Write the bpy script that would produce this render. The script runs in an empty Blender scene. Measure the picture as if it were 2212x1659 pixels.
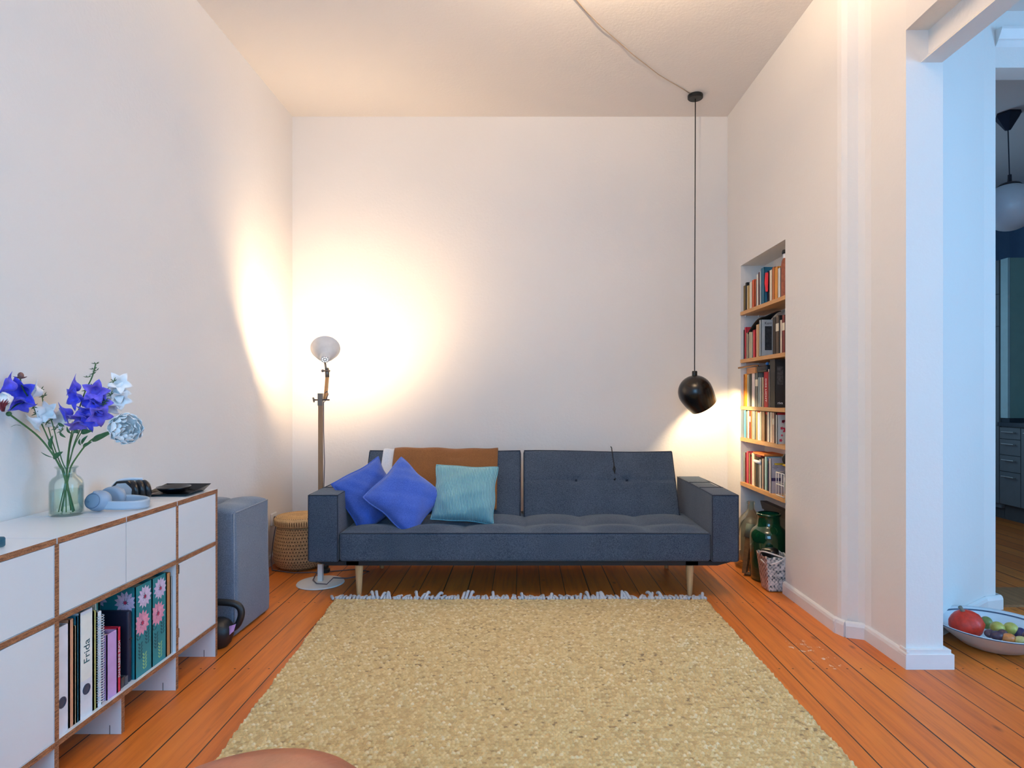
import bpy, math, random
from mathutils import Vector, Matrix
import numpy as np

SC = bpy.context.scene
COL = SC.collection
random.seed(7)
PI = math.pi

# ---------------------------------------------------------------- camera, world, light, exposure
FPX = 1330.0
EYE = 1.15
cam_d = bpy.data.cameras.new('camera')
cam = bpy.data.objects.new('camera', cam_d); COL.objects.link(cam)
cam.location = (0, 0, EYE); cam.rotation_euler = (PI / 2, 0, 0)
cam_d.sensor_width = 36.0; cam_d.sensor_fit = 'HORIZONTAL'
cam_d.lens = 36.0 * FPX / 2212.0
cam_d.shift_x = -(1128 - 1106) / 2212.0
cam_d.shift_y = (855 - 829.5) / 2212.0
cam_d.clip_start = 0.02
SC.camera = cam

SC.view_settings.view_transform = 'Standard'
SC.view_settings.look = 'None'
SC.view_settings.gamma = 1.0
SC.view_settings.use_curve_mapping = False
SC.view_settings.exposure = 0.54
SC.cycles.use_denoising = True
SC.cycles.max_bounces = 9
SC.cycles.diffuse_bounces = 6
SC.cycles.glossy_bounces = 4
SC.cycles.transmission_bounces = 8
SC.cycles.transparent_max_bounces = 24
SC.cycles.caustics_reflective = False
SC.cycles.caustics_refractive = False
SC.cycles.sample_clamp_indirect = 6.0

world = bpy.data.worlds.new('world'); SC.world = world
world.use_nodes = True
world.node_tree.nodes['Background'].inputs[0].default_value = (0.35, 0.55, 1.0, 1)
world.node_tree.nodes['Background'].inputs[1].default_value = 0.6

def area(name, loc, rot, sx, sy, e, col):
    l = bpy.data.lights.new(name, 'AREA'); l.shape = 'RECTANGLE'; l.size = sx; l.size_y = sy
    l.energy = e; l.color = col
    o = bpy.data.objects.new(name, l); COL.objects.link(o); o.location = loc; o.rotation_euler = rot
    return o
# daylight through the two windows behind the camera, then two added fills
area('daylight_main', (-0.35, -1.22, 1.75), (PI / 2 - .38, 0, 0), 1.9, 2.0, 50, (0.27, 0.62, 1.0))
area('daylight_side', (3.5, -1.22, 1.7), (PI / 2, 0, 0), 1.8, 2.1, 22, (0.24, 0.56, 1.0))
area('right_fill', (5.12, 0.35, 1.6), (PI / 2, 0, PI / 2), 1.8, 2.0, 88, (0.22, 0.57, 1.0))  # added at the solid side wall to light the sideboard fronts blue
area('kitchen_fill', (2.95, 6.42, 1.6), (PI / 2, 0, PI), 1.1, 1.4, 13, (0.45, 0.72, 1.0))  # added out of view to brighten the dark kitchen

def lampbulb(name, loc, e, col, r=0.03):
    l = bpy.data.lights.new(name, 'POINT'); l.energy = e; l.color = col; l.shadow_soft_size = r
    o = bpy.data.objects.new(name, l); COL.objects.link(o); o.location = loc
    return o
WARM = (1.0, 0.70, 0.40)

# ---------------------------------------------------------------- helpers
def P(px, py, Y):
    return Vector(((px - 1128) * Y / FPX, Y, EYE - (py - 855) * Y / FPX))
def XP(px, Y): return (px - 1128) * Y / FPX
def ZP(py, Y): return EYE - (py - 855) * Y / FPX

def lin(v):
    v /= 255.0
    return v / 12.92 if v <= 0.04045 else ((v + 0.055) / 1.055) ** 2.4
def C(r, g, b): return (lin(r), lin(g), lin(b), 1.0)

class NT:
    def __init__(s, m):
        s.t = m.node_tree; s.n = s.t.nodes; s.l = s.t.links; s.b = s.n['Principled BSDF']
    def new(s, typ, **kw):
        n = s.n.new(typ)
        for k, v in kw.items(): setattr(n, k, v)
        return n
    def link(s, a, b): s.l.new(a, b)
    def val(s, sock, v):
        if hasattr(v, 'is_output') or isinstance(v, bpy.types.NodeSocket): s.l.new(v, sock)
        else: sock.default_value = v
    def math(s, op, a, b=0.0, c=None):
        n = s.new('ShaderNodeMath', operation=op)
        s.val(n.inputs[0], a); s.val(n.inputs[1], b)
        if c is not None: s.val(n.inputs[2], c)
        return n.outputs[0]
    def pos(s, scale=(1, 1, 1), uv=False, loc=(0, 0, 0)):
        g = s.new('ShaderNodeTexCoord')
        mp = s.new('ShaderNodeMapping'); mp.inputs['Scale'].default_value = scale; mp.inputs['Location'].default_value = loc
        s.link(g.outputs['UV' if uv else 'Object'], mp.inputs['Vector'])
        return mp.outputs[0]
    def noise(s, vec, scale, detail=3, rough=0.5):
        n = s.new('ShaderNodeTexNoise'); s.link(vec, n.inputs['Vector'])
        n.inputs['Scale'].default_value = scale; n.inputs['Detail'].default_value = detail; n.inputs['Roughness'].default_value = rough
        return n.outputs[0]
    def ramp(s, fac, stops):
        n = s.new('ShaderNodeValToRGB'); s.link(fac, n.inputs[0])
        e = n.color_ramp.elements
        while len(e) < len(stops): e.new(0.5)
        for el, (p, c) in zip(e, stops): el.position = p; el.color = c if len(c) == 4 else (*c, 1)
        return n.outputs[0]
    def mix(s, fac, a, b, mode='MIX'):
        n = s.new('ShaderNodeMix', data_type='RGBA', blend_type=mode)
        s.val(n.inputs[0], fac); s.val(n.inputs[6], a); s.val(n.inputs[7], b)
        return n.outputs[2]
    def bump(s, h, strength=0.3, dist=0.01):
        n = s.new('ShaderNodeBump'); n.inputs['Strength'].default_value = strength; n.inputs['Distance'].default_value = dist
        s.link(h, n.inputs['Height']); s.link(n.outputs[0], s.b.inputs['Normal'])

_M = {}
def M(key, rgb, rough=0.6, var=0.08, vs=12.0, bump=0.0, bs=120.0, bd=0.002, metal=0.0, spec=0.5, coat=0.0, sheen=0.0):
    if key in _M: return _M[key]
    m = bpy.data.materials.new(key); m.use_nodes = True; t = NT(m)
    p = t.pos()
    c = C(*rgb)
    lo = tuple(x * (1 - var) for x in c[:3]) + (1,); hi = tuple(min(1, x * (1 + var)) for x in c[:3]) + (1,)
    t.link(t.ramp(t.noise(p, vs), [(0.3, lo), (0.7, hi)]), t.b.inputs['Base Color'])
    t.b.inputs['Roughness'].default_value = rough; t.b.inputs['Metallic'].default_value = metal
    t.b.inputs['Specular IOR Level'].default_value = spec
    t.b.inputs['Coat Weight'].default_value = coat
    if sheen: t.b.inputs['Sheen Weight'].default_value = sheen
    if bump: t.bump(t.noise(p, bs, 4), bump, bd)
    _M[key] = m
    return m
def fabric(key, rgb, rgb2, scale=260, bump=0.5, sheen=0.15):
    if key in _M: return _M[key]
    m = bpy.data.materials.new(key); m.use_nodes = True; t = NT(m)
    p = t.pos()
    n = t.noise(p, scale, 3, 0.7); n2 = t.noise(p, 5, 3)
    f = t.math('ADD', t.math('MULTIPLY', n, 0.85), t.math('MULTIPLY', n2, 0.15))
    t.link(t.ramp(f, [(0.36, C(*rgb)), (0.64, C(*rgb2))]), t.b.inputs['Base Color'])
    t.b.inputs['Roughness'].default_value = 0.95; t.b.inputs['Specular IOR Level'].default_value = 0.2
    t.b.inputs['Sheen Weight'].default_value = sheen
    t.bump(n, bump, 0.002)
    _M[key] = m
    return m
def glass(key, rgb, rough=0.0, ior=1.45, tint=0.9):
    """clear thin-walled glass: see-through body with fresnel reflections"""
    if key in _M: return _M[key]
    m = bpy.data.materials.new(key); m.use_nodes = True; t = NT(m)
    out = t.n['Material Output']
    fr = t.new('ShaderNodeFresnel'); fr.inputs['IOR'].default_value = ior
    tr = t.new('ShaderNodeBsdfTransparent'); gl = t.new('ShaderNodeBsdfGlossy'); gl.inputs['Roughness'].default_value = 0.02
    lw = t.new('ShaderNodeLayerWeight'); lw.inputs['Blend'].default_value = 0.25
    c = C(*rgb)
    edge = t.ramp(lw.outputs['Facing'], [(0.0, c), (0.9, c), (1.0, tuple(x * tint * .8 for x in c[:3]) + (1,))])
    t.link(edge, tr.inputs['Color'])
    mx = t.new('ShaderNodeMixShader'); t.link(t.math('MULTIPLY', fr.outputs[0], 0.5), mx.inputs[0])
    t.link(tr.outputs[0], mx.inputs[1]); t.link(gl.outputs[0], mx.inputs[2]); t.link(mx.outputs[0], out.inputs['Surface'])
    _M[key] = m
    return m

class MB:
    def __init__(s): s.v = []; s.f = []; s.mi = []; s.uv = {}; s.vc = None
    def add(s, vs, fs, mi=0):
        o = len(s.v); s.v += [tuple(v) for v in vs]
        for f in fs: s.f.append([i + o for i in f]); s.mi.append(mi)
        return s
    def box(s, x0, x1, y0, y1, z0, z1, mi=0, front=None, mat=None):
        vs = [(x, y, z) for x in (x0, x1) for y in (y0, y1) for z in (z0, z1)]
        if mat is not None: vs = [mat @ Vector(v) for v in vs]
        s.add(vs, [(0, 1, 3, 2), (0, 4, 5, 1), (2, 3, 7, 6), (0, 2, 6, 4), (1, 5, 7, 3)], mi)
        o = len(s.v) - 8
        s.f.append([o + 4, o + 6, o + 7, o + 5]); s.mi.append(mi if front is None else front)
        return s
    def prism(s, poly, z0, z1, axis='z'):
        n = len(poly)
        def mk(a, b, z): return (a, b, z) if axis == 'z' else ((z, a, b) if axis == 'x' else (a, z, b))
        vs = [mk(a, b, z0) for a, b in poly] + [mk(a, b, z1) for a, b in poly]
        fs = [tuple(range(n)), tuple(range(2 * n - 1, n - 1, -1))] + [(i, i + n, (i + 1) % n + n, (i + 1) % n) for i in range(n)]
        return s.add(vs, fs)
    def tube(s, pts, r, n=8, caps=True):
        pts = [Vector(p) for p in pts]; m = len(pts)
        rs = r if isinstance(r, (list, tuple)) else [r] * m
        up = None; vs = []
        for i, p in enumerate(pts):
            d = (pts[min(i + 1, m - 1)] - pts[max(i - 1, 0)]).normalized()
            if up is None:
                up = Vector((0, 0, 1)) if abs(d.z) < 0.9 else Vector((1, 0, 0))
            a = (up - d * up.dot(d)).normalized(); b = d.cross(a); up = a
            for k in range(n):
                t = 2 * PI * k / n; vs.append(p + (a * math.cos(t) + b * math.sin(t)) * rs[i])
        fs = [(i * n + k, i * n + (k + 1) % n, (i + 1) * n + (k + 1) % n, (i + 1) * n + k) for i in range(m - 1) for k in range(n)]
        if caps: fs += [tuple(range(n - 1, -1, -1)), tuple(range((m - 1) * n, m * n))]
        return s.add(vs, fs)
    def lathe(s, prof, c=(0, 0, 0), axis=(0, 0, 1), n=32, uv=False, sx=1.0, sy=1.0, rf=None):
        """prof: list of (r, t); revolved about axis through c"""
        ax = Vector(axis).normalized(); q = Vector((0, 0, 1)).rotation_difference(ax).to_matrix()
        c = Vector(c); N = n + 1 if uv else n; m = len(prof); base = len(s.v); vs = []
        for i, (r, t) in enumerate(prof):
            for k in range(N):
                a = 2 * PI * k / n; rr = r * (rf(a, i / (m - 1)) if rf else 1)
                vs.append(c + q @ Vector((rr * math.cos(a) * sx, rr * math.sin(a) * sy, t)))
                if uv: s.uv[base + len(vs) - 1] = (k / n, i / (m - 1))
        fs = []
        for i in range(m - 1):
            for k in range(n):
                k2 = k + 1 if uv else (k + 1) % n
                fs.append((i * N + k, i * N + k2, (i + 1) * N + k2, (i + 1) * N + k))
        return s.add(vs, fs)
    def ball(s, c, r, n=14, sc=(1, 1, 1), mat=None):
        vs = []; m = n // 2 + 1; c = Vector(c)
        for i in range(m + 1):
            ph = PI * i / m
            for k in range(n):
                t = 2 * PI * k / n
                v = Vector((math.sin(ph) * math.cos(t) * r * sc[0], math.sin(ph) * math.sin(t) * r * sc[1], math.cos(ph) * r * sc[2]))
                if mat is not None: v = mat @ v
                vs.append(c + v)
        fs = [(i * n + k, (i + 1) * n + k, (i + 1) * n + (k + 1) % n, i * n + (k + 1) % n) for i in range(m) for k in range(n)]
        return s.add(vs, fs)
    def grid(s, fn, nu, nv, close=False, uv=False):
        base = len(s.v)
        vs = [fn(i / nu, j / nv) for j in range(nv + 1) for i in range(nu + 1)]
        if uv:
            for j in range(nv + 1):
                for i in range(nu + 1): s.uv[base + j * (nu + 1) + i] = (i / nu, j / nv)
        fs = [(j * (nu + 1) + i, j * (nu + 1) + i + 1, (j + 1) * (nu + 1) + i + 1, (j + 1) * (nu + 1) + i) for j in range(nv) for i in range(nu)]
        return s.add(vs, fs)
    def rbox(s, lo, hi, r, n=(2, 2, 2), deform=None):
        axs = []
        for k in range(3):
            L = hi[k] - lo[k]
            a = [0, r * .35, r * .7, r] + [r + (L - 2 * r) * i / n[k] for i in range(1, n[k])] + [L - r, L - r * .7, L - r * .35, L]
            axs.append([lo[k] + x for x in a])
        idx = {}; vs = []; fs = []
        def vid(i, j, k):
            key = (i, j, k)
            if key not in idx:
                p = Vector((axs[0][i], axs[1][j], axs[2][k]))
                q = Vector([min(max(p[t], lo[t] + r), hi[t] - r) for t in range(3)])
                d = p - q
                if d.length > 1e-9: p = q + d.normalized() * r
                idx[key] = len(vs); vs.append(deform(p) if deform else p)
            return idx[key]
        nx, ny, nz = [len(a) - 1 for a in axs]
        for i in range(nx):
            for j in range(ny):
                fs.append((vid(i, j, 0), vid(i, j + 1, 0), vid(i + 1, j + 1, 0), vid(i + 1, j, 0)))
                fs.append((vid(i, j, nz), vid(i + 1, j, nz), vid(i + 1, j + 1, nz), vid(i, j + 1, nz)))
        for i in range(nx):
            for k in range(nz):
                fs.append((vid(i, 0, k), vid(i + 1, 0, k), vid(i + 1, 0, k + 1), vid(i, 0, k + 1)))
                fs.append((vid(i, ny, k), vid(i, ny, k + 1), vid(i + 1, ny, k + 1), vid(i + 1, ny, k)))
        for j in range(ny):
            for k in range(nz):
                fs.append((vid(0, j, k), vid(0, j, k + 1), vid(0, j + 1, k + 1), vid(0, j + 1, k)))
                fs.append((vid(nx, j, k), vid(nx, j + 1, k), vid(nx, j + 1, k + 1), vid(nx, j, k + 1)))
        return s.add(vs, fs)
    def xf(s, mat):
        s.v = [tuple(mat @ Vector(v)) for v in s.v]; return s
    def build(s, name, mat, parent=None, origin=None, smooth=False, label=None, cat=None, group=None, kind=None, solid=0, auto=None):
        mesh = bpy.data.meshes.new(name)
        if parent is not None: og = Vector(parent['_o'])
        elif origin is not None: og = Vector(origin)
        else:
            xs = [v[0] for v in s.v]; ys = [v[1] for v in s.v]; zs = [v[2] for v in s.v]
            og = Vector(((min(xs) + max(xs)) / 2, (min(ys) + max(ys)) / 2, min(zs)))
        mesh.from_pydata([(v[0] - og.x, v[1] - og.y, v[2] - og.z) for v in s.v], [], s.f)
        mats = mat if isinstance(mat, (list, tuple)) else [mat]
        for m_ in mats: mesh.materials.append(m_)
        if len(mats) > 1: mesh.polygons.foreach_set('material_index', s.mi)
        if smooth:
            mesh.polygons.foreach_set('use_smooth', [True] * len(s.f))
        if s.uv:
            ul = mesh.uv_layers.new(name='UVMap')
            for lp in mesh.loops: ul.data[lp.index].uv = s.uv.get(lp.vertex_index, (0, 0))
        mesh.update()
        o = bpy.data.objects.new(name, mesh); COL.objects.link(o)
        o['_o'] = tuple(og)
        if parent is not None: o.parent = parent
        else: o.location = og
        if solid:
            md = o.modifiers.new('solid', 'SOLIDIFY'); md.thickness = solid; md.offset = 0
        if auto:
            try: mesh.set_sharp_from_angle(angle=math.radians(auto))
            except Exception: pass
        tag(o, label, cat, group, kind)
        return o

def tag(o, label=None, cat=None, group=None, kind=None):
    if label: o['label'] = label
    if cat: o['category'] = cat
    if group: o['group'] = group
    if kind: o['kind'] = kind
    return o
def thing(name, loc, label, cat, group=None):
    o = bpy.data.objects.new(name, None); COL.objects.link(o); o.location = loc; o['_o'] = tuple(loc)
    o.empty_display_size = 0.05
    return tag(o, label, cat, group)
def struct(mb, name, mat, **kw): return mb.build(name, mat, kind='structure', **kw)
def text(body, size, mat, parent, loc, rot, ext=0.0004, name='lettering', align='CENTER', sx=1.0):
    cu = bpy.data.curves.new(name, 'FONT'); cu.body = body; cu.size = size; cu.extrude = ext
    cu.align_x = align; cu.align_y = 'CENTER'; cu.materials.append(mat)
    o = bpy.data.objects.new(name, cu); COL.objects.link(o)
    o.parent = parent; o.location = Vector(loc) - Vector(parent['_o']); o.rotation_euler = rot
    o.scale = (sx, 1, 1)
    dg = bpy.context.evaluated_depsgraph_get(); dg.update()
    me = bpy.data.meshes.new_from_object(o.evaluated_get(dg))
    o2 = bpy.data.objects.new(name, me); COL.objects.link(o2)
    o2.parent = parent; o2.location = o.location; o2.rotation_euler = rot; o2.scale = o.scale
    bpy.data.objects.remove(o)
    return o2

def smooth_path(pts, it=2):
    for _ in range(it):
        q_ = [pts[0]]
        for a, b in zip(pts[:-1], pts[1:]): q_ += [a.lerp(b, .25), a.lerp(b, .75)]
        q_.append(pts[-1]); pts = q_
    return pts

# ---------------------------------------------------------------- materials of the setting
def plaster(key, rgb):
    m = bpy.data.materials.new(key); m.use_nodes = True; t = NT(m)
    p = t.pos()
    n = t.noise(p, 1.3, 4); c = C(*rgb)
    t.link(t.ramp(n, [(0.3, tuple(x * .97 for x in c[:3]) + (1,)), (0.7, c)]), t.b.inputs['Base Color'])
    t.b.inputs['Roughness'].default_value = 0.85; t.b.inputs['Specular IOR Level'].default_value = 0.25
    f = t.math('ADD', t.noise(p, 55, 5, 0.6), t.math('MULTIPLY', t.noise(p, 6, 3), 1.6))
    t.bump(f, 0.22, 0.006)
    return m
WALL = plaster('plaster_wall', (228, 224, 220))
CEIL = plaster('plaster_ceiling', (228, 223, 219))
PAINT = M('white_gloss_paint', (226, 224, 222), 0.4, 0.03, 8, 0.1, 60)

def wood_floor():
    m = bpy.data.materials.new('floor_boards'); m.use_nodes = True; t = NT(m)
    geo = t.new('ShaderNodeNewGeometry'); sp = t.new('ShaderNodeSeparateXYZ'); t.link(geo.outputs['Position'], sp.inputs[0])
    X, Y = sp.outputs[0], sp.outputs[1]
    W = 0.1434
    u = t.math('DIVIDE', t.math('ADD', X, 0.035 + W * 40), W)
    fl = t.math('FLOOR', u); fr = t.math('FRACT', u)
    wn = t.new('ShaderNodeTexWhiteNoise', noise_dimensions='1D'); t.link(fl, wn.inputs['W']); rnd = wn.outputs[0]
    cb = t.new('ShaderNodeCombineXYZ')
    t.link(t.math('MULTIPLY', X, 26), cb.inputs[0]); t.link(t.math('ADD', t.math('MULTIPLY', Y, 1.5), t.math('MULTIPLY', rnd, 37)), cb.inputs[1]); t.link(t.math('MULTIPLY', rnd, 11), cb.inputs[2])
    g = t.noise(cb.outputs[0], 1.6, 6, 0.62)
    cb2 = t.new('ShaderNodeCombineXYZ')
    t.link(t.math('MULTIPLY', X, 14), cb2.inputs[0]); t.link(t.math('ADD', t.math('MULTIPLY', Y, 6.5), t.math('MULTIPLY', rnd, 23)), cb2.inputs[1]); t.link(fl, cb2.inputs[2])
    vo = t.new('ShaderNodeTexVoronoi'); vo.inputs['Scale'].default_value = 0.55; t.link(cb2.outputs[0], vo.inputs['Vector'])
    knot = t.ramp(vo.outputs['Distance'], [(0.03, (1, 1, 1)), (0.11, (0, 0, 0))])
    base = t.ramp(g, [(0.28, C(136, 64, 20)), (0.5, C(202, 110, 38)), (0.75, C(224, 134, 54))])
    tint = t.mix(0.45, base, t.ramp(rnd, [(0, C(178, 88, 28)), (0.5, C(208, 114, 40)), (1, C(216, 128, 52))]))
    c1 = t.mix(t.math('MULTIPLY', knot, 0.6), tint, C(82, 38, 20))
    # nail holes
    dx = t.math('MULTIPLY', t.math('SUBTRACT', t.math('ABSOLUTE', t.math('SUBTRACT', fr, 0.5)), 0.3), W)
    dy = t.math('MULTIPLY', t.math('SUBTRACT', t.math('FRACT', t.math('DIVIDE', t.math('ADD', Y, 0.31), 0.83)), 0.5), 0.83)
    dd = t.math('SQRT', t.math('ADD', t.math('MULTIPLY', dx, dx), t.math('MULTIPLY', dy, dy)))
    nail = t.math('LESS_THAN', dd, 0.0045)
    c2 = t.mix(t.math('MULTIPLY', nail, 0.85), c1, C(40, 22, 14))
    # scuffed white paint on the boards by the right wall
    n2 = t.noise(t.pos((1, 1, 1)), 28, 5, 0.65)
    ax = t.math('ADD', t.math('MULTIPLY', t.math('SUBTRACT', X, 1.30), 1.0), t.math('MULTIPLY', t.math('SUBTRACT', Y, 2.75), 0.12))
    r2 = t.math('ADD', t.math('POWER', t.math('DIVIDE', ax, 0.075), 2.0), t.math('POWER', t.math('DIVIDE', t.math('SUBTRACT', Y, 2.76), 0.17), 2.0))
    scuff = t.math('MULTIPLY', t.math('LESS_THAN', r2, 1.0), t.math('GREATER_THAN', n2, 0.60))
    c3 = t.mix(t.math('MULTIPLY', scuff, 0.75), c2, C(220, 200, 180))
    gw = t.math('ADD', 0.014, t.math('MULTIPLY', t.math('POWER', rnd, 3.0), 0.020))
    edge = t.math('MINIMUM', fr, t.math('SUBTRACT', 1.0, fr))
    gap = t.math('LESS_THAN', edge, gw)
    c4 = t.mix(gap, c3, C(26, 15, 12))
    t.link(c4, t.b.inputs['Base Color'])
    t.link(t.math('ADD', 0.34, t.math('MULTIPLY', g, 0.2)), t.b.inputs['Roughness'])
    t.b.inputs['Specular IOR Level'].default_value = 0.45
    h = t.math('SUBTRACT', t.math('MULTIPLY', g, 0.25), gap)
    t.bump(h, 0.5, 0.002)
    return m
FLOOR = wood_floor()
def wood(key, a, b, sc=(40, 3, 40), rough=0.5):
    if key in _M: return _M[key]
    m = bpy.data.materials.new(key); m.use_nodes = True; t = NT(m)
    t.link(t.ramp(t.noise(t.pos(sc), 1.0, 5, 0.6), [(0.3, C(*a)), (0.7, C(*b))]), t.b.inputs['Base Color'])
    t.b.inputs['Roughness'].default_value = rough
    _M[key] = m; return m

# ---------------------------------------------------------------- room shell
ZC = 3.231
XL, XR, XS, YB, YR = -1.713, 1.53, 1.627, 4.59, -1.3
struct(MB().box(-1.9, 7.2, YR - .1, 7.2, -0.1, 0), 'floor', FLOOR)
struct(MB().box(-1.9, 7.2, YR - .1, 7.2, ZC, ZC + .1), 'ceiling', CEIL)
struct(MB().box(XL - .12, XL, YR, YB, 0, ZC), 'wall_left', WALL)
struct(MB().box(XL - .12, 1.79, YB, YB + .12, 0, ZC), 'wall_back', WALL)
NY0, NY1, NZ, NX = 3.58, 4.31, 2.06, 1.695
wr = MB()
wr.box(XR, 1.80, NY1, YB, 0, ZC).box(XR, 1.80, NY0, NY1, NZ, ZC).box(NX, 1.80, NY0, NY1, 0, NZ)
wr.prism([(XR, NY0), (XR, 2.99), (1.537, 2.965), (1.556, 2.946), (1.60, 2.932), (1.618, 2.905), (XS, 2.87), (XS, 2.61), (1.784, 2.61), (1.80, 2.82), (1.80, NY0)], 0, ZC)
struct(wr, 'wall_right', WALL)
hd = MB().box(XS, 1.784, -0.2, 2.61, 2.70, ZC).box(XS, 1.784, YR, -0.2, 0, ZC)
struct(hd, 'wall_right_header', WALL)
struct(MB().prism([(1.690, 2.563), (1.780, 2.563), (1.784, 2.70), (1.722, 2.70), (1.722, 2.60)], -0.2, 2.61, axis='y'), 'trim_1', WALL)
# wall beyond the opening, leading to the kitchen doorway
wk = MB().prism([(1.80, 2.83), (2.475, 3.30), (2.56, 3.33), (2.56, 3.46), (1.80, 3.46)], 0, ZC)
wk.box(2.56, 3.5, 3.33, 3.46, 2.925, ZC).box(3.5, 5.3, 3.33, 3.46, 0, ZC)
struct(wk, 'wall_doorway', WALL)
struct(MB().prism([(3.33, 3.036), (3.312, 3.06), (3.312, 3.066), (3.308, 3.068), (3.285, 3.11), (3.285, 3.122), (3.33, 3.128)], 2.56, 5.2, axis='x'), 'trim_2', PAINT)
struct(MB().box(2.50, 3.52, 3.35, 3.66, 0, 0.012), 'trim_3', wood('threshold_wood', (120, 82, 50), (158, 112, 70)))
struct(MB().box(5.2, 5.3, YR, 3.33, 0, ZC), 'wall_side_room', WALL)
# rear wall with the two windows that light the rooms
rw = MB()
for a, b, c, d in ((-1.83, -1.4, 0, ZC), (-1.4, 0.7, 0, .65), (-1.4, 0.7, 2.85, ZC), (0.7, 2.5, 0, ZC), (2.5, 4.5, 0, .6), (2.5, 4.5, 2.85, ZC), (4.5, 5.3, 0, ZC)):
    rw.box(a, b, YR - .1, YR, c, d)
struct(rw, 'wall_rear', WALL)
for i, (a, b) in enumerate(((-1.4, .7), (2.5, 4.5))):
    w = MB(); z0 = .65 if i == 0 else .6
    mid = (a + b) / 2
    for x in (a, mid - .03, b - .06): w.box(x, x + .06, YR - .08, YR - .02, z0, 2.85)
    for z in (z0, 2.2, 2.79): w.box(a, b, YR - .08, YR - .02, z, z + .06)
    struct(w, 'window_%d' % (i + 1), PAINT)
# kitchen shell
w = MB()
for x in (2.35, 2.92, 3.49): w.box(x, x + .06, 6.46, 6.5, .85, 2.35)
for z in (.85, 2.29): w.box(2.35, 3.55, 6.46, 6.5, z, z + .06)
struct(w, 'window_3', PAINT)  # unseen frame added on the solid kitchen wall to go with the kitchen fill
struct(MB().box(1.80, 7.1, 6.5, 6.6, 0, ZC), 'wall_kitchen', M('kitchen_wall_blue', (120, 152, 180), .85, .04))
struct(MB().box(1.9, 2.0, 3.46, 6.5, 0, ZC), 'wall_kitchen_left', M('kitchen_wall_blue', (120, 152, 180)))
struct(MB().box(5.15, 5.25, 3.46, 6.5, 0, ZC), 'wall_kitchen_right', M('kitchen_wall_blue', (120, 152, 180)))
# baseboards
def bb(name, pts, h=.072, d=.016):
    mb = MB()
    for (ax, ay), (bx, by) in zip(pts[:-1], pts[1:]):
        dv = Vector((bx - ax, by - ay)); L = dv.length; dv /= L; nrm = Vector((dv.y, -dv.x))
        ext = .003
        prof = [(0, 0), (d, 0), (d, h * .72), (d * .75, h * .9), (d * .3, h), (0, h)]
        vs = []
        for q in (-ext, L + ext):
            for (o, z) in prof: vs.append((ax + dv.x * q + nrm.x * o, ay + dv.y * q + nrm.y * o, z))
        n = len(prof)
        mb.add(vs, [tuple(range(n)), tuple(range(2 * n - 1, n - 1, -1))] + [(i, i + n, (i + 1) % n + n, (i + 1) % n) for i in range(n)])
    struct(mb, name, PAINT)
bb('baseboard_left', [(XL, 2.9), (XL, YB)])
bb('baseboard_back', [(XL, YB), (XR, YB)])
bb('baseboard_right', [(XR, YB), (XR, NY1)])
bb('baseboard_right_front', [(XR, NY0), (XR, 2.985)])
bb('baseboard_right_corner', [(XR, 3.0), (1.548, 2.944), (XS + .002, 2.912)], .076, .018)
bb('baseboard_right_end', [(XS, 2.91), (XS, 2.59)])
struct(MB().prism([(1.612, 2.585), (1.815, 2.585), (1.815, 2.76), (1.612, 2.64)], 0, .062).prism([(1.618, 2.592), (1.806, 2.592), (1.80, 2.76), (1.618, 2.64)], .062, .08), 'baseboard_column', PAINT)
bb('baseboard_doorway', [(1.81, 2.83), (2.475, 3.30), (2.58, 3.33), (2.58, 3.47)], .075, .02)

# ---------------------------------------------------------------- ceiling cable and pendant lamp
pts = []
raw = [(1195, -60), (1245, 0), (1268, 27), (1300, 57), (1340, 94), (1368, 117), (1398, 142), (1422, 159), (1450, 178), (1476, 193), (1491, 203)]
for i, (x, y) in enumerate(raw):
    Y = FPX * (ZC - .006 - EYE) / (855 - y); pts.append((XP(x, Y), Y, ZC - .005 - (.006 if 2 < i < 9 and i % 2 else 0)))
MB().tube(pts, .0026, 6).build('ceiling_cable', M('cable_beige', (170, 150, 128), .6), smooth=True, label='thin beige electric cable running slack along the white ceiling to the pendant rose', cat='cable')

PX, PY = 1.198, 4.26
BLK = M('pendant_black', (16, 15, 14), .24, .1)
pend = thing('pendant_lamp', (PX, PY, ZC), 'black tilted dome pendant lamp hanging on a long cord beside the bookshelf niche', 'lamp')
MB().lathe([(0, 0), (.05, 0), (.052, -.004), (.052, -.022), (.047, -.027), (0, -.027)], (PX, PY, ZC), n=36).build('ceiling_rose', M('rose_black', (22, 22, 22), .5), pend, smooth=True, auto=40)
MB().tube([(PX, PY, ZC - .025), (PX - .003, PY, 2.2), (PX - .005, PY, 1.31)], .0035, 8).build('cord', M('cord_black', (14, 14, 14), .7), pend, smooth=True)
ax = Vector((.55, .20, -.80)).normalized()
sc_ = Vector((XP(1502, PY), PY, ZP(847, PY)))
R = .117
prof = [(R * math.sin(a), -R * math.cos(a)) for a in [PI * .5 * i / 12 for i in range(0, 13)]] + [(.1155, .022), (.111, .052), (.104, .085), (.096, .118)]
prof[0] = (.0005, -R)
inner = [(r * .96 - .001, t * .96 if t < 0 else t) for r, t in prof][::-1]
MB().lathe(prof + inner, sc_, ax, 48).build('lamp_shade', BLK, pend, smooth=True, auto=50)
cx = PX - .005
nk = [(.0155, 1.322), (.018, 1.318), (.018, 1.296), (.020, 1.286), (.027, 1.276), (.042, 1.266), (.060, 1.257), (.074, 1.247), (.085, 1.232)]
MB().lathe([(0.001, 1.322)] + nk, (cx, PY, 0), n=40).build('neck', BLK, pend, smooth=True)
MB().ball(sc_ + ax * .02, .028).build('bulb', M('bulb_glass', (250, 240, 220), .3), pend, smooth=True)
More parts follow.
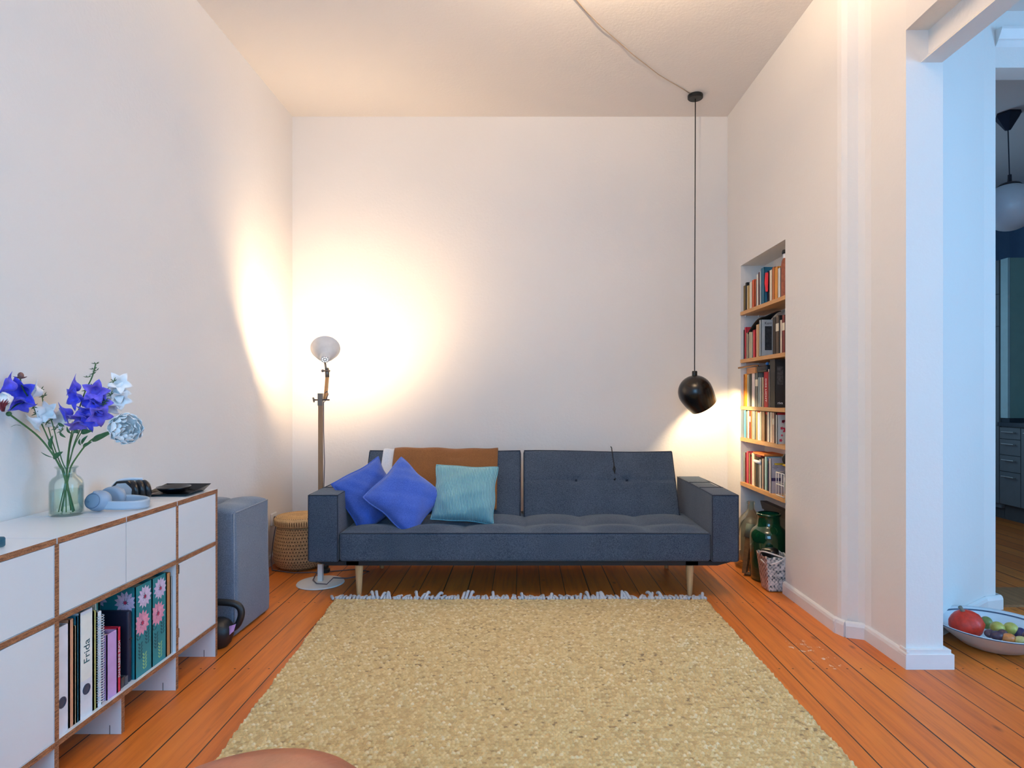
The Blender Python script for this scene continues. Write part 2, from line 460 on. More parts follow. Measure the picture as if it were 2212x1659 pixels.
lampbulb('pendant_light', sc_ + ax * .072, 13, (1.0, .75, .42), .02)

# ---------------------------------------------------------------- floor lamp
LX, LY = -1.236, 3.775
lamp = thing('floor_lamp', (LX, LY, 0), 'white and wood floor lamp beside the left sofa arm, shade turned to the wall', 'lamp')
WM = M('lamp_white_metal', (222, 218, 212), .35, .03)
PW = wood('lamp_pole_wood', (128, 98, 70), (160, 124, 88), (60, 60, 4))
MB().lathe([(0, 0), (.138, 0), (.142, .003), (.138, .009), (.06, .016), (0, .018)], (LX, LY, 0), n=56).build('base', WM, lamp, smooth=True, auto=50)
MB().box(LX - .014, LX + .014, LY - .014, LY + .014, .015, .12).build('pole_socket', WM, lamp)
MB().box(LX - .0115, LX + .0115, LY - .0115, LY + .0115, .11, 1.155).build('pole', PW, lamp)
GM = M('lamp_grey_metal', (120, 112, 104), .35, .05, metal=.7)
h = MB()
h.box(LX - .014, LX + .014, LY - .014, LY + .014, 1.09, 1.165)
h.tube([(LX - .04, LY, 1.125), (LX + .055, LY, 1.125)], .005, 8)
h.tube([(LX - .04, LY, 1.11), (LX - .046, LY, 1.14)], .005, 6).ball((LX - .04, LY, 1.125), .008)
h.build('lower_joint', GM, lamp)
OW = wood('lamp_arm_wood', (186, 124, 62), (212, 150, 84), (60, 60, 6))
a0 = P(703, 862, LY - .005); a1 = P(708, 800, LY + .02)
MB().tube([a0, a1], .0115, 4).build('arm', OW, lamp)
h2 = MB().tube([P(707, 815, LY + .015), P(706, 795, LY + .02)], .013, 8).tube([P(698, 801, LY), P(713, 801, LY)], .005, 8).tube([P(705, 802, LY + .01), P(702, 783, LY + .012)], .0065, 8)
h2.ball(P(697, 801, LY), .009).build('upper_joint', GM, lamp, smooth=True)
cap = P(702, 776, 3.80); rim = P(703, 752.5, 3.905)
la = (rim - cap).normalized(); Ls = (rim - cap).length
sh = [(.001, -.004), (.024, -.004), (.027, 0), (.028, .022), (.034, .035), (.05, .052), (.066, .078), (.078, .105), (.085, Ls - .01), (.088, Ls), (.0905, Ls)]
shi = [(.0875, Ls - .002), (.082, Ls - .014), (.075, .105), (.063, .08), (.047, .056), (.03, .04), (.024, .026), (.001, .02)]
SHM = bpy.data.materials.new('shade_enamel'); SHM.use_nodes = True
t = NT(SHM); t.link(t.ramp(t.noise(t.pos(), 30), [(.3, C(206, 202, 198)), (.7, C(216, 212, 208))]), t.b.inputs['Base Color']); t.b.inputs['Roughness'].default_value = .4
shade = MB().lathe(sh + shi, cap, la, 48).build('lamp_shade', SHM, lamp, smooth=True, auto=50)
q = Vector((0, 0, 1)).rotation_difference(la).to_matrix()
vh = MB()
for k in range(8):
    c_ = cap + q @ Vector((.016 * math.cos(k * PI / 4), .016 * math.sin(k * PI / 4), -.0046)); vh.lathe([(0.0001, 0), (.0032, 0), (.0032, .001)], c_, la, 10)
vh.lathe([(0.0001, 0), (.004, 0), (.004, .001)], cap + q @ Vector((0, 0, -.0046)), la, 10)
HOLE = bpy.data.materials.new('vent_light'); HOLE.use_nodes = True
t = NT(HOLE); t.b.inputs['Emission Color'].default_value = (1, .9, .75, 1); t.b.inputs['Emission Strength'].default_value = 1.3
vh.build('vent_holes', HOLE, shade, label='small lit round vent holes')
MB().tube([P(701, 850, LY - .02), P(707, 845, LY - .03), P(709, 852, LY - .03), P(704, 864, LY - .02), P(699, 870, LY - .013), P(699, 930, LY - .012), P(701, 1000, LY - .012), P(699, 1065, LY)] , .0028, 6).build('lamp_cord', M('cord_grey', (96, 86, 92), .6), lamp, smooth=True)
lampbulb('floor_lamp_light', cap + la * .10, 35, WARM, .035)
# cable of the floor lamp along the floor to the socket
cp = [P(690, 1225, 3.95), P(683, 1240, 3.84), P(676, 1258, 3.77), P(684, 1270, 3.70), P(706, 1262, 3.68), P(720, 1248, 3.75)]
cp = [Vector((p.x, p.y, max(.022, p.z))) for p in cp]
MB().tube(cp + [Vector((-1.08, 3.80, .024)), Vector((-1.03, 3.9, .008)), Vector((-1.0, 4.02, .004)), Vector((-1.1, 4.07, .004)), Vector((-1.3, 4.0, .004)), Vector((-1.48, 3.985, .004)), Vector((-1.64, 4.04, .006)), Vector((-1.685, 4.13, .05)), Vector((-1.69, 4.18, .17)), Vector((-1.68, 4.215, .30))], .0035, 6).build('power_cable', M('cord_grey', (96, 86, 92), .6), smooth=True, label='grey power cable looping over the floor from the lamp foot around the straw basket', cat='cable')
sk = thing('wall_socket', (XL, 4.23, .30), 'white wall socket with a dark plug on the left wall behind the basket', 'socket')
MB().rbox((XL, 4.19, .262), (XL + .011, 4.275, .345), .004).build('socket_plate', PAINT, sk, smooth=True, auto=40)
MB().tube([(XL + .010, 4.232, .303), (XL + .04, 4.232, .303)], [.02, .013], 14).build('plug', M('plug_dark', (30, 28, 30), .5), sk)
fs = MB().lathe([(0, 0), (.035, 0), (.035, .02), (.02, .026), (0, .026)], (-1.29, 4.02, 0), n=20).box(-1.30, -1.27, 4.0, 4.04, .025, .042)
fs.build('foot_switch', M('switch_black', (26, 24, 24), .5), label='small black foot dimmer switch on the floor behind the lamp base', cat='switch')

# added warm fill above the frame, built as a bowl uplighter
CLX, CLY = 0.42, 2.25
cl = thing('fill_uplighter', (CLX, CLY, ZC), 'added unseen white bowl uplighter under the ceiling, warm fill for the room', 'lamp')
MB().lathe([(0.001, 0), (.045, 0), (.045, -.02), (.001, -.03)], (CLX, CLY, ZC), n=24).build('ceiling_rose', PAINT, cl, smooth=True)
MB().tube([(CLX, CLY, ZC - .02), (CLX, CLY, 3.02)], .003, 6).build('cord', PAINT, cl)
MB().lathe([(.001, 2.885), (.05, 2.89), (.09, 2.92), (.11, 2.965), (.106, 2.965), (.085, 2.925), (.05, 2.897), (.001, 2.892)], (CLX, CLY, 0), n=40).build('fill_bowl', PAINT, cl, smooth=True)
lampbulb('fill_uplighter_light', (CLX, CLY, 2.945), 125, (1.0, .735, .47), .045)

# ---------------------------------------------------------------- sofa
SX0, SX1, SY0 = -1.208, 1.221, 3.47
SF = fabric('sofa_fabric', (34, 48, 66), (78, 92, 110), 230, .6)
PIPE = fabric('sofa_piping', (26, 32, 44), (46, 56, 72), 230, .3)
sofa = thing('sofa', (0, 3.85, 0), 'long dark blue-grey fabric sofa bed with box arms and wooden legs by the back wall', 'sofa')
AZ0, AZ1 = .211, .592
TX0, TP = .014, .352
def seat_def(p):
    v = p.copy()
    if p.z > .33:
        sx = abs(math.sin(PI * (p.x - TX0) / TP)) ** .55; sy = abs(math.sin(PI * (p.y - 3.69) / .30)) ** .55
        edge = min(1, max(0, (p.y - SY0 - .02) / .06)) * min(1, max(0, min(p.x + 1.03, 1.06 - p.x) / .08))
        v.z += (.032 * sx * (.3 + .7 * sy) + .010 * sy - .016) * edge * min(1, (p.z - .33) / .04)
    if p.y < SY0 + .012:
        v.y += .002 * math.sin(p.x * 7) * math.sin((p.z - .21) * 16)
    return v
MB().rbox((-1.034, SY0, .213), (1.066, 4.06, .378), .02, (110, 34, 6), seat_def).build('seat', SF, sofa, smooth=True)
pp = MB()
def rect_pipe(y, x0, x1, z0, z1, r=.0035, rr=.02):
    pts = []
    for (cx_, cz_, a0_) in ((x1 - rr, z1 - rr, 0), (x0 + rr, z1 - rr, 1), (x0 + rr, z0 + rr, 2), (x1 - rr, z0 + rr, 3)):
        for k in range(5):
            a = PI / 2 * (a0_ + k / 4); pts.append((cx_ + rr * math.cos(a), y, cz_ + rr * math.sin(a)))
    pts.append(pts[0]); return pts
pp.tube([(-1.02, SY0 + .004, .372), (-.5, SY0 + .003, .3745), (0, SY0 + .003, .3735), (.5, SY0 + .003, .375), (1.05, SY0 + .004, .372)], .003, 6)
pp.tube([(-1.032, SY0 + .01, .36), (-1.03, 3.9, .372)], .003, 6).tube([(1.064, SY0 + .01, .36), (1.06, 3.9, .372)], .003, 6)
pp.build('seat_piping', PIPE, sofa, smooth=True)
for side, (x0, x1) in enumerate(((SX0, -1.038), (1.07, SX1))):
    a = MB().rbox((x0, SY0 - .002, AZ0), (x1, 4.265, AZ1), .012, (6, 14, 8), lambda p: Vector((p.x, p.y, p.z + (.004 * math.sin((p.y - 3.5) * 12) if p.z > .5 else 0))))
    arm = a.build('armrest', SF, sofa, smooth=True)
    pm = MB()
    for x in (x0 + .003, x1 - .003):
        pm.tube([(x, SY0, AZ0 + .01), (x, SY0, AZ1 - .003), (x, 3.73, AZ1 - .001), (x, 4.0, AZ1), (x, 4.26, AZ1 - .002)], .0032, 6)
    pm.tube([(x0 + .003, SY0, AZ1 - .003), (x1 - .003, SY0, AZ1 - .003)], .0032, 6)
    for yy in (3.73, 3.98): pm.tube([(x0 + .004, yy, AZ1 + .0015 + .004 * math.sin((yy - 3.5) * 12)), (x1 - .004, yy, AZ1 + .0015 + .004 * math.sin((yy - 3.5) * 12))], .0022, 6)
    pm.build('arm_piping', PIPE, arm, smooth=True)
# backrest panels
B0 = Vector((0, 3.965, .33)); BT = Vector((0, 4.205, .775)); bv = (BT - B0); BL = bv.length; bv.normalize(); bn = Vector((0, bv.z, -bv.y))
def backmap(x, v, w):   # v along height, w depth behind front face
    return Vector((x, 0, 0)) + B0 + bv * v + Vector((0, bn.y, bn.z)) * w
for (x0, x1, btn) in ((-1.046, -.008, (-.70, -.36)), (.008, 1.026, (.36, .70))):
    vm = BL * .58
    def dfm(p, x0=x0, x1=x1, btn=btn, vm=vm):
        w = p.z
        u = (p.x - x0) / (x1 - x0)
        if p.z < .05:
            pf = -.016 * math.sin(PI * min(1, max(0, u))) ** .4 * max(0, math.sin(PI * min(1, max(0, p.y / BL)))) ** .5
            pf += .007 * math.exp(-((p.y - vm) / .008) ** 2)
            for bx in btn: pf += .022 * math.exp(-(((p.x - bx) / .03) ** 2 + ((p.y - vm) / .025) ** 2))
            pf += .004 * math.sin(p.x * 23 + 2) * math.exp(-((p.y - .09) / .05) ** 2)
            w += pf
        v = p.y + (.006 * math.sin(p.x * 5 + 1) if p.y > BL - .05 else 0)
        return backmap(p.x, v, w)
    b = MB().rbox((x0, 0, 0), (x1, BL, .12), .018, (56, 40, 3), dfm).build('backrest', SF, sofa, smooth=True)
    pm = MB()
    e = .006
    pts = [backmap(x0 + e, .02, .004), backmap(x0 + e, BL - .01, .004)] + [backmap(x0 + e + (x1 - x0 - 2 * e) * k / 10, BL - .004 + .006 * math.sin((x0 + (x1 - x0) * k / 10) * 5 + 1), .004) for k in range(11)] + [backmap(x1 - e, BL - .01, .004), backmap(x1 - e, .02, .004)]
    pm.tube(pts, .0045, 6); pm.build('back_piping', PIPE, b, smooth=True)
    for bx in btn:
        MB().ball(backmap(bx, vm, .011), .011, 10, (1, .6, 1)).build('button', PIPE, b, smooth=True)
fr = MB()
DK = M('frame_black', (14, 15, 20), .6)
fr.prism([(-1.19, .209), (-1.10, .185), (1.11, .185), (1.20, .209)], SY0 + .03, SY0 + .07, axis='y').prism([(-1.19, .209), (-1.10, .185), (1.11, .185), (1.20, .209)], 4.10, 4.16, axis='y')
fr.box(-1.0, -.93, SY0 + .03, 4.15, .187, .212).box(.93, 1.0, SY0 + .03, 4.15, .187, .212).box(-1.03, 1.06, SY0 + .05, 4.18, .206, .214)
fr.box(-1.03, 1.05, 4.05, 4.22, .205, .36)
fr.build('frame', DK, sofa)
LW = wood('leg_wood', (176, 138, 92), (204, 168, 122), (50, 50, 5))
for (x, y) in ((-.936, 3.535), (.962, 3.535), (-.936, 4.11), (.962, 4.11)):
    MB().lathe([(.001, 0), (.0125, 0), (.0135, .004), (.024, .186), (.001, .186)], (x, y, 0), n=24).build('leg', LW, sofa, smooth=True, auto=50)
MB().tube([(.61, 4.24, .80), (.612, 4.215, .794), (.615, 4.165, .72), (.618, 4.145, .69), (.613, 4.12, .66), (.622, 4.11, .62), (.62, 4.10, .60)], .0036, 6).tube([(.617, 4.135, .68), (.625, 4.13, .66), (.615, 4.11, .635), (.608, 4.128, .655), (.617, 4.135, .68)], .0042, 6).tube([(.62, 4.10, .60), (.612, 4.09, .59)], .006, 6).build('cord', M('knot_black', (12, 12, 14), .7), smooth=True, label='thin black knotted cord hanging over the right backrest of the sofa', cat='cord')

# ---------------------------------------------------------------- throws
def drape(name, x0, x1, zfront, zback, off, mat, th=.008, wav=.004, slant=0, **kw):
    def prof_pt(s_, x):   # s_ 0..1
        vf = (zfront - B0.z) / bv.z
        segs = []
        L1 = BL - vf
        tot = L1 + .13 + .3
        d = s_ * tot
        bow = .017
        if d < L1:
            v = vf + d; w = -bow * (math.sin(PI * min(1, v / BL)) ** .5 if v < BL else 0) - off
            return backmap(x, v, w)
        d -= L1
        if d < .13:
            a = PI * d / .13; return backmap(x, BL + .004 + (off + .004) * math.sin(a), .06 - (.06 + off) * math.cos(a))
        d -= .13
        return backmap(x, BL - d, .12 + off)
    def fn(u, v):
        x = x0 + (x1 - x0) * u
        p = prof_pt(v, x + slant * (1 - v))
        n = (bn * (-1))
        p = p + n * (wav * math.sin(u * 9 + v * 5) + wav * .6 * math.sin(u * 23 + 1)) * (1 if v < .5 else .3)
        p.z += (.004 * math.sin(u * 7) + .003 * math.sin(u * 19)) if v > .4 else 0
        return p
    m = MB().grid(fn, 50, 60)
    return m.build(name, mat, smooth=True, solid=th, **kw)
TH = fabric('throw_brown', (112, 72, 40), (142, 96, 56), 320, .5, .3)
TW = fabric('throw_white', (196, 200, 208), (226, 228, 232), 300, .5, .2)
drape('white_blanket', -.944, -.70, .50, .3, .006, TW, .006, .003, .0, label='white woven blanket edge peeking out left of the brown throw on the sofa back', cat='blanket')
drape('throw_blanket', -.868, -.165, .40, .3, .016, TH, .009, .004, .0, label='brown wool throw draped over the left backrest of the sofa', cat='blanket')

# ---------------------------------------------------------------- cushions
def pillow(name, c, w, h, T, rx, ry, rz, mat, label, pinch=.09, seed=0, pipe=None, sag=0.0, n=34):
    rnd = random.Random(seed); ph = [rnd.uniform(0, 6) for _ in range(8)]
    R3 = Matrix.Rotation(rz, 3, 'Z') @ Matrix.Rotation(rx, 3, 'X') @ Matrix.Rotation(ry, 3, 'Y')
    c = Vector(c)
    def pt(u, v, side):
        a, b = 2 * u - 1, 2 * v - 1
        x = a * (1 - pinch * (1 - b * b) + .022 * math.sin(b * 6 + ph[0])) * w / 2
        z = b * (1 - pinch * (1 - a * a) + .015 * math.sin(a * 5 + ph[1])) * h / 2
        k = max(0, (1 - a * a) * (1 - b * b)) ** .42
        y = side * T / 2 * k * (1 - .22 * b)
        y += side * k * (.007 * math.sin(a * 6 + b * 3 + ph[2]) + .006 * math.sin(b * 9 - a * 4 + ph[3]) + .0035 * math.sin(a * 15 + b * 11 + ph[5]) * (abs(a * b) ** .5 + .2))
        y += .010 * math.sin(a * 2.2 + ph[4]) * b
        return c + R3 @ Vector((x, y, z))
    o = thing(name, (c.x, c.y, c.z - h / 2), label, 'cushion', 'scatter cushions on the sofa')
    m = MB().grid(lambda u, v: pt(u, v, -1), n, n, uv=True).grid(lambda u, v: pt(u, v, 1), n, n, uv=True)
    m.build('cushion_cover', mat, o, smooth=True)
    if pipe:
        L = [(i / 30, 0) for i in range(30)] + [(1, i / 30) for i in range(30)] + [(1 - i / 30, 1) for i in range(30)] + [(0, 1 - i / 30) for i in range(31)]
        MB().tube([pt(u, v, 0) for u, v in L], .0045, 6).build('piping', pipe, o, smooth=True)
    return o
CB = fabric('cushion_blue', (42, 74, 158), (70, 102, 190), 260, .5, .35)
CB2 = fabric('cushion_blue_second', (48, 80, 166), (76, 108, 198), 260, .5, .35)
CBP = fabric('cushion_blue_piping', (70, 98, 176), (96, 124, 204), 260, .4)
pillow('blue_cushion', (-.925, 3.725, .548), .33, .35, .19, math.radians(-14), math.radians(-24), math.radians(38), CB, 'royal blue cushion leaning in the left corner against the sofa arm', seed=3, pipe=CB, pinch=.05)
pillow('blue_cushion', (-.695, 3.660, .550), .345, .36, .18, math.radians(-24), math.radians(-42), math.radians(28), CB2, 'royal blue cushion with piping lying tilted between the blue and turquoise cushions', seed=5, pipe=CBP, pinch=.06)
KN = bpy.data.materials.new('knit_turquoise'); KN.use_nodes = True; t = NT(KN)
w_ = t.new('ShaderNodeTexWave', wave_type='BANDS', bands_direction='X'); t.link(t.pos((1, 1, 1), uv=True), w_.inputs['Vector']); w_.inputs['Scale'].default_value = 13; w_.inputs['Distortion'].default_value = .25
t.link(t.ramp(w_.outputs[0], [(.1, C(70, 122, 134)), (.6, C(142, 194, 202))]), t.b.inputs['Base Color']); t.b.inputs['Roughness'].default_value = .95; t.b.inputs['Sheen Weight'].default_value = .3
t.bump(w_.outputs[0], .7, .004)
pillow('knitted_cushion', (-.350, 3.75, .555), .375, .345, .19, math.radians(-22), math.radians(4), math.radians(2), KN, 'large turquoise ribbed knit cushion in front of the brown throw', seed=11, pinch=.04, pipe=fabric('knit_pipe', (96, 150, 160), (130, 184, 192)))

# ---------------------------------------------------------------- rug
rx0, rx1, ry0, ry1 = -1.05, 1.03, .55, 3.46
nx, ny = 660, 860
U, V = np.meshgrid(np.linspace(0, 1, nx + 1), np.linspace(0, 1, ny + 1))
Yg = ry0 + (ry1 - ry0) * V
xl = -1.053 + (ry1 - Yg) * .056; xr = 1.032 + 0 * Yg
rng = np.random.default_rng(4)
xl = xl + .004 * np.sin(Yg * 23) * np.sin(Yg * 7.3) + .0025 * np.sin(Yg * 151 + 3 * np.sin(Yg * 11)); xr = xr + .004 * np.sin(Yg * 27 + 1) * np.sin(Yg * 5.1) + .0025 * np.sin(Yg * 163 + 3 * np.sin(Yg * 9))
Xg = xl + (xr - xl) * U
KX, KY = .0145, .0130
row = np.floor(Yg / KY).astype(int); rowoff = (row % 2) * .5
jit = rng.uniform(-.25, .25, 4000)
cu_ = Xg / KX + rowoff + jit[row % 4000]
colid = np.floor(cu_).astype(int); fx = cu_ - colid; fy = Yg / KY - row
hsh = (np.sin(colid * 127.1 + row * 311.7) * 43758.5453) % 1.0
hh = np.sqrt(np.maximum(0, np.sin(np.pi * fx) * np.sin(np.pi * fy)))
Zg = .005 + .0075 * hh * (.5 + .7 * hsh) + .0015 * np.sin(Xg * 9) * np.sin(Yg * 7)
edge = np.minimum(U, 1 - U) < 1e-6
Zg = np.where(edge, .001, Zg); Zg[0, :] = .001; Zg[-1, :] = .002
vr = np.stack([Xg, Yg - 2.0, Zg], -1).reshape(-1, 3)
i0 = (np.arange(ny)[:, None] * (nx + 1) + np.arange(nx)[None, :]).reshape(-1)
fc = np.stack([i0, i0 + 1, i0 + nx + 2, i0 + nx + 1], -1)
me = bpy.data.meshes.new('rug')
me.vertices.add(len(vr)); me.vertices.foreach_set('co', vr.reshape(-1).astype(np.float32))
me.loops.add(fc.size); me.loops.foreach_set('vertex_index', fc.reshape(-1).astype(np.int32))
me.polygons.add(len(fc)); me.polygons.foreach_set('loop_start', (np.arange(len(fc)) * 4).astype(np.int32))
try: me.polygons.foreach_set('loop_total', np.full(len(fc), 4, np.int32))
except Exception: pass
me.update(calc_edges=True); me.validate()
at = me.attributes.new('knot', 'FLOAT', 'POINT'); at.data.foreach_set('value', hsh.reshape(-1).astype(np.float32))
me.polygons.foreach_set('use_smooth', np.ones(len(fc), bool))
RUG = bpy.data.materials.new('rug_wool'); RUG.use_nodes = True; t = NT(RUG)
an = t.new('ShaderNodeAttribute', attribute_name='knot')
p_ = t.pos()
nn = t.noise(p_, 2.2, 4)
f_ = t.math('ADD', t.math('MULTIPLY', an.outputs['Fac'], .75), t.math('MULTIPLY', nn, .25))
t.link(t.mix(.25, t.ramp(f_, [(.11, C(104, 78, 44)), (.17, C(182, 150, 94)), (.5, C(208, 178, 118)), (.78, C(220, 194, 138)), (.92, C(238, 224, 186))]), t.ramp(t.noise(p_, 420, 3, .7), [(.3, C(164, 130, 76)), (.7, C(232, 208, 156))])), t.b.inputs['Base Color'])
t.b.inputs['Roughness'].default_value = 1.0; t.b.inputs['Specular IOR Level'].default_value = .1; t.b.inputs['Sheen Weight'].default_value = .2
t.bump(t.noise(p_, 500, 3, .7), .5, .003)
me.materials.append(RUG)
rug = thing('rug', (0, 2.0, 0), 'chunky beige woven wool rug with pale fringe on the wooden floor', 'rug')
ro = bpy.data.objects.new('woven_field', me); COL.objects.link(ro); ro.parent = rug
fg = MB(); rf = random.Random(2)
x = -1.06
while x < 1.04:
    L = rf.uniform(.025, .045); big = rf.random() < .2
    hgt = rf.uniform(.022, .036) if big else rf.uniform(.007, .016)
    dx = rf.uniform(-.03, .03)
    pts = [(x, 3.452, .010), (x + dx * .3, 3.465, .014), (x + dx * .7, 3.475 + L * .3, hgt), (x + dx, 3.47 + L * .8, hgt * (1.2 if big else .7))]
    pts = smooth_path([Vector(p) for p in pts[:-1]] + [Vector((x + dx * .9, 3.47 + L * .8, hgt * (1.1 if big else .7))), Vector((x + dx * 1.25, 3.475 + L, hgt * .75))], 1); fg.tube(pts, [.0055] + [.0085] * (len(pts) - 2) + [.006], 7)
    if rf.random() < .6: fg.ball((x + rf.uniform(-.01, .01), 3.468 + rf.uniform(0, .015), .012), rf.uniform(.007, .011), 8, (1.3, 1, .8))
    x += rf.uniform(.013, .022)
fg.build('fringe', fabric('fringe_wool', (168, 172, 180), (206, 208, 214), 500, .8), rug, smooth=True, label='pale wool fringe')

# ---------------------------------------------------------------- straw basket
BX, BYc = -1.497, 4.17
bask = thing('laundry_basket', (BX, BYc, 0), 'round woven straw basket with a flat lid in the left back corner', 'basket')
STR = bpy.data.materials.new('woven_straw'); STR.use_nodes = True; t = NT(STR)
br = t.new('ShaderNodeTexBrick'); t.link(t.pos((60, 30, 1), uv=True), br.inputs['Vector'])
br.inputs['Scale'].default_value = 1; br.inputs['Mortar Size'].default_value = .0; br.inputs['Brick Width'].default_value = 1; br.inputs['Row Height'].default_value = 1
def holes(key, nu, nv, a, b, dark):
    m = bpy.data.materials.new(key); m.use_nodes = True; t = NT(m)
    tc = t.new('ShaderNodeTexCoord'); sp = t.new('ShaderNodeSeparateXYZ'); t.link(tc.outputs['UV'], sp.inputs[0])
    v = t.math('MULTIPLY', sp.outputs[1], nv); rw_ = t.math('FLOOR', v)
    u = t.math('ADD', t.math('MULTIPLY', sp.outputs[0], nu), t.math('MULTIPLY', rw_, .5))
    fu = t.math('SUBTRACT', t.math('FRACT', u), .5); fv = t.math('SUBTRACT', t.math('FRACT', v), .5)
    d = t.math('ADD', t.math('MULTIPLY', t.math('MULTIPLY', fu, fu), 1.2), t.math('MULTIPLY', fv, fv))
    hole = t.ramp(d, [(.035, (1, 1, 1)), (.06, (0, 0, 0))])
    n = t.noise(t.pos(), 90, 4)
    c = t.mix(hole, t.ramp(n, [(.3, C(*a)), (.7, C(*b))]), C(*dark))
    t.link(c, t.b.inputs['Base Color']); t.b.inputs['Roughness'].default_value = .85
    hh_ = t.math('SUBTRACT', t.math('MULTIPLY', t.math('ABSOLUTE', fv), -.8), hole)
    t.bump(hh_, .8, .006)
    return m
S1 = holes('straw_body', 58, 22, (156, 122, 84), (192, 156, 112), (66, 44, 26))
S2 = M('straw_lid', (206, 168, 118), .85, .25, 60, .8, 90, .004)
bp = [(.001, .003), (.135, .003), (.160, .02), (.176, .06), (.178, .12), (.170, .18), (.160, .24), (.152, .28), (.150, .30)]
bpp = []
for i in range(len(bp) - 1):
    for k in range(5): bpp.append((bp[i][0] + (bp[i + 1][0] - bp[i][0]) * k / 5 , bp[i][1] + (bp[i + 1][1] - bp[i][1]) * k / 5))
bpp.append(bp[-1])
MB().lathe(bpp, (BX, BYc, 0), n=72, uv=True).build('basket_body', S1, bask, smooth=True)
lid = [(.162, .285), (.169, .29), (.172, .315), (.171, .328), (.164, .337)] + [(.16 - .0032 * i, .340 + .0035 * (i % 2) + .006 * (i / 50)) for i in range(50)]
MB().lathe(lid, (BX, BYc, 0), n=72, uv=True).build('lid', holes('straw_lid_holes', 70, 14, (196, 158, 108), (222, 186, 136), (120, 84, 48)), bask, smooth=True)

# ---------------------------------------------------------------- folded mattress
mat_ = thing('folded_mattress', (-1.53, 3.1, 0), 'grey folded foam guest mattress standing upright between sideboard and basket', 'mattress')
GF = fabric('mattress_fabric', (82, 98, 118), (116, 130, 150), 300, .5, .2)
def mdef(x0, x1, tilt):
    def f(p):
        k = math.sin(PI * (p.y - 2.91) / .40)
        v = p.copy(); v.z += (.014 * math.sin(PI * min(1, max(0, (p.x - x0) / (x1 - x0)))) + tilt * k + .004 * math.sin(p.y * 30)) if p.z > .55 else 0
        v.x += .006 * math.sin(p.z * 9 + p.y * 4) * (1 if p.x > (x0 + x1) / 2 else 0)
        return v
    return f
for (x0, x1, z1) in ((-1.69, -1.535, .600), (-1.533, -1.356, .603)):
    b = MB().rbox((x0, 2.912, .004), (x1, 3.305, z1), .022, (6, 14, 16), mdef(x0, x1, .006)).build('mattress_section', GF, mat_, smooth=True)
    pm = MB()
    for y_ in (2.916, 3.30): pm.tube([(x0 + .008, y_, .03), (x0 + .008, y_, z1 - .012), (x1 - .01, y_, z1 - .012), (x1 - .006, y_, .03)], .0025, 6)
    pm.tube([(x1 - .005, 2.93, z1 - .008), (x1 - .005, 3.29, z1 - .008)], .0025, 6)
    pm.build('seam', fabric('mattress_seam', (120, 126, 138), (150, 156, 166), 300), b, smooth=True)

# ---------------------------------------------------------------- kettlebell
kb = thing('kettlebell', (-1.39, 2.83, 0), 'black kettlebell with a pink tag on the floor at the end of the sideboard', 'kettlebell')
KBM = M('kettlebell_black', (20, 22, 26), .45, .1, 30, .3, 90)
kc = Vector((-1.395, 2.828, .066))
MB().lathe([(.001, -.066), (.04, -.066), (.055, -.048), (.064, -.02), (.067, 0), (.064, .024), (.05, .046), (.03, .06), (.001, .067)], kc, n=36).build('ball', KBM, kb, smooth=True)
hp = [(-.052, .02), (-.085, .03), (-.102, .06), (-.107, .09), (-.098, .115), (-.075, .13), (-.03, .136), (.03, .136), (.075, .13), (.098, .115), (.107, .09), (.102, .06), (.085, .025), (.052, .01)]
MB().tube(smooth_path([kc + Vector((a, .0, b)) for a, b in hp]), .0155, 12).build('handle', KBM, kb, smooth=True)
MB().grid(lambda u, v: kc + Vector((.060 + .030 * u - .010 * v, -.020 - .004 * math.sin(u * 3.1), .034 + .010 * u - .050 * v * (1 - .35 * u))), 4, 6).build('tag', M('tag_pink', (196, 150, 200), .7), kb, solid=.002, label='pink cloth tag')

# ---------------------------------------------------------------- sideboard
FX, BXs = -1.351, -1.705
TZ = .737
YV = [0.85, 1.164, 1.474, 1.788, 2.102, 2.412, 2.722]
WL = M('laminate_white', (222, 226, 230), .32, .015, 4)
def ply():
    m = bpy.data.materials.new('plywood_edge'); m.use_nodes = True; t = NT(m)
    n = t.noise(t.pos((2, 3, 40)), 9, 4); n2 = t.noise(t.pos((500, 500, 500)), .7, 2)
    t.link(t.ramp(t.math('ADD', t.math('MULTIPLY', n, .6), t.math('MULTIPLY', n2, .4)), [(.38, C(98, 62, 42)), (.52, C(150, 102, 70)), (.64, C(182, 132, 94))]), t.b.inputs['Base Color'])
    t.b.inputs['Roughness'].default_value = .6
    return m
PLY = ply()
side = thing('sideboard', (-1.53, 1.8, 0), 'long low white modular sideboard with plywood edges along the left wall', 'sideboard')
T = .0175; hT = T / 2
for i in range(len(YV) - 1):
    a = YV[i] + (.0022 if i else -hT); b = YV[i + 1] - (.0022 if i < len(YV) - 2 else -hT)
    MB().box(BXs, FX, a, b, TZ - T, TZ, 0, 1).build('top_panel', [WL, PLY], side)
for i, y in enumerate(YV):
    MB().box(BXs, FX - (.001 if i != 4 else .012), y - hT, y + hT, 0, .1305, 0, 1).build('foot_panel', [WL, PLY], side)
    if i != 4:
        MB().box(BXs, FX - .0005, y - hT, y + hT, .148, TZ - T - .0003, 0, 1).build('upright', [WL, PLY], side)
    if i: MB().box(FX - .085, FX - .0838, y - hT - .0006, y - hT + .0003, 0, .028).build('dowel_slot', M('slot_dark', (30, 34, 40), .6), side) if False else None
    if i > 1: MB().box(FX - .052, FX - .050, y - hT - .0006, y + .002, 0, .03).build('slot', M('slot_dark', (30, 34, 40), .6), side)
MB().box(BXs, FX, YV[0] - hT, YV[-1] + hT, .1305, .148, 0, 1).build('bottom_board', [WL, PLY], side)
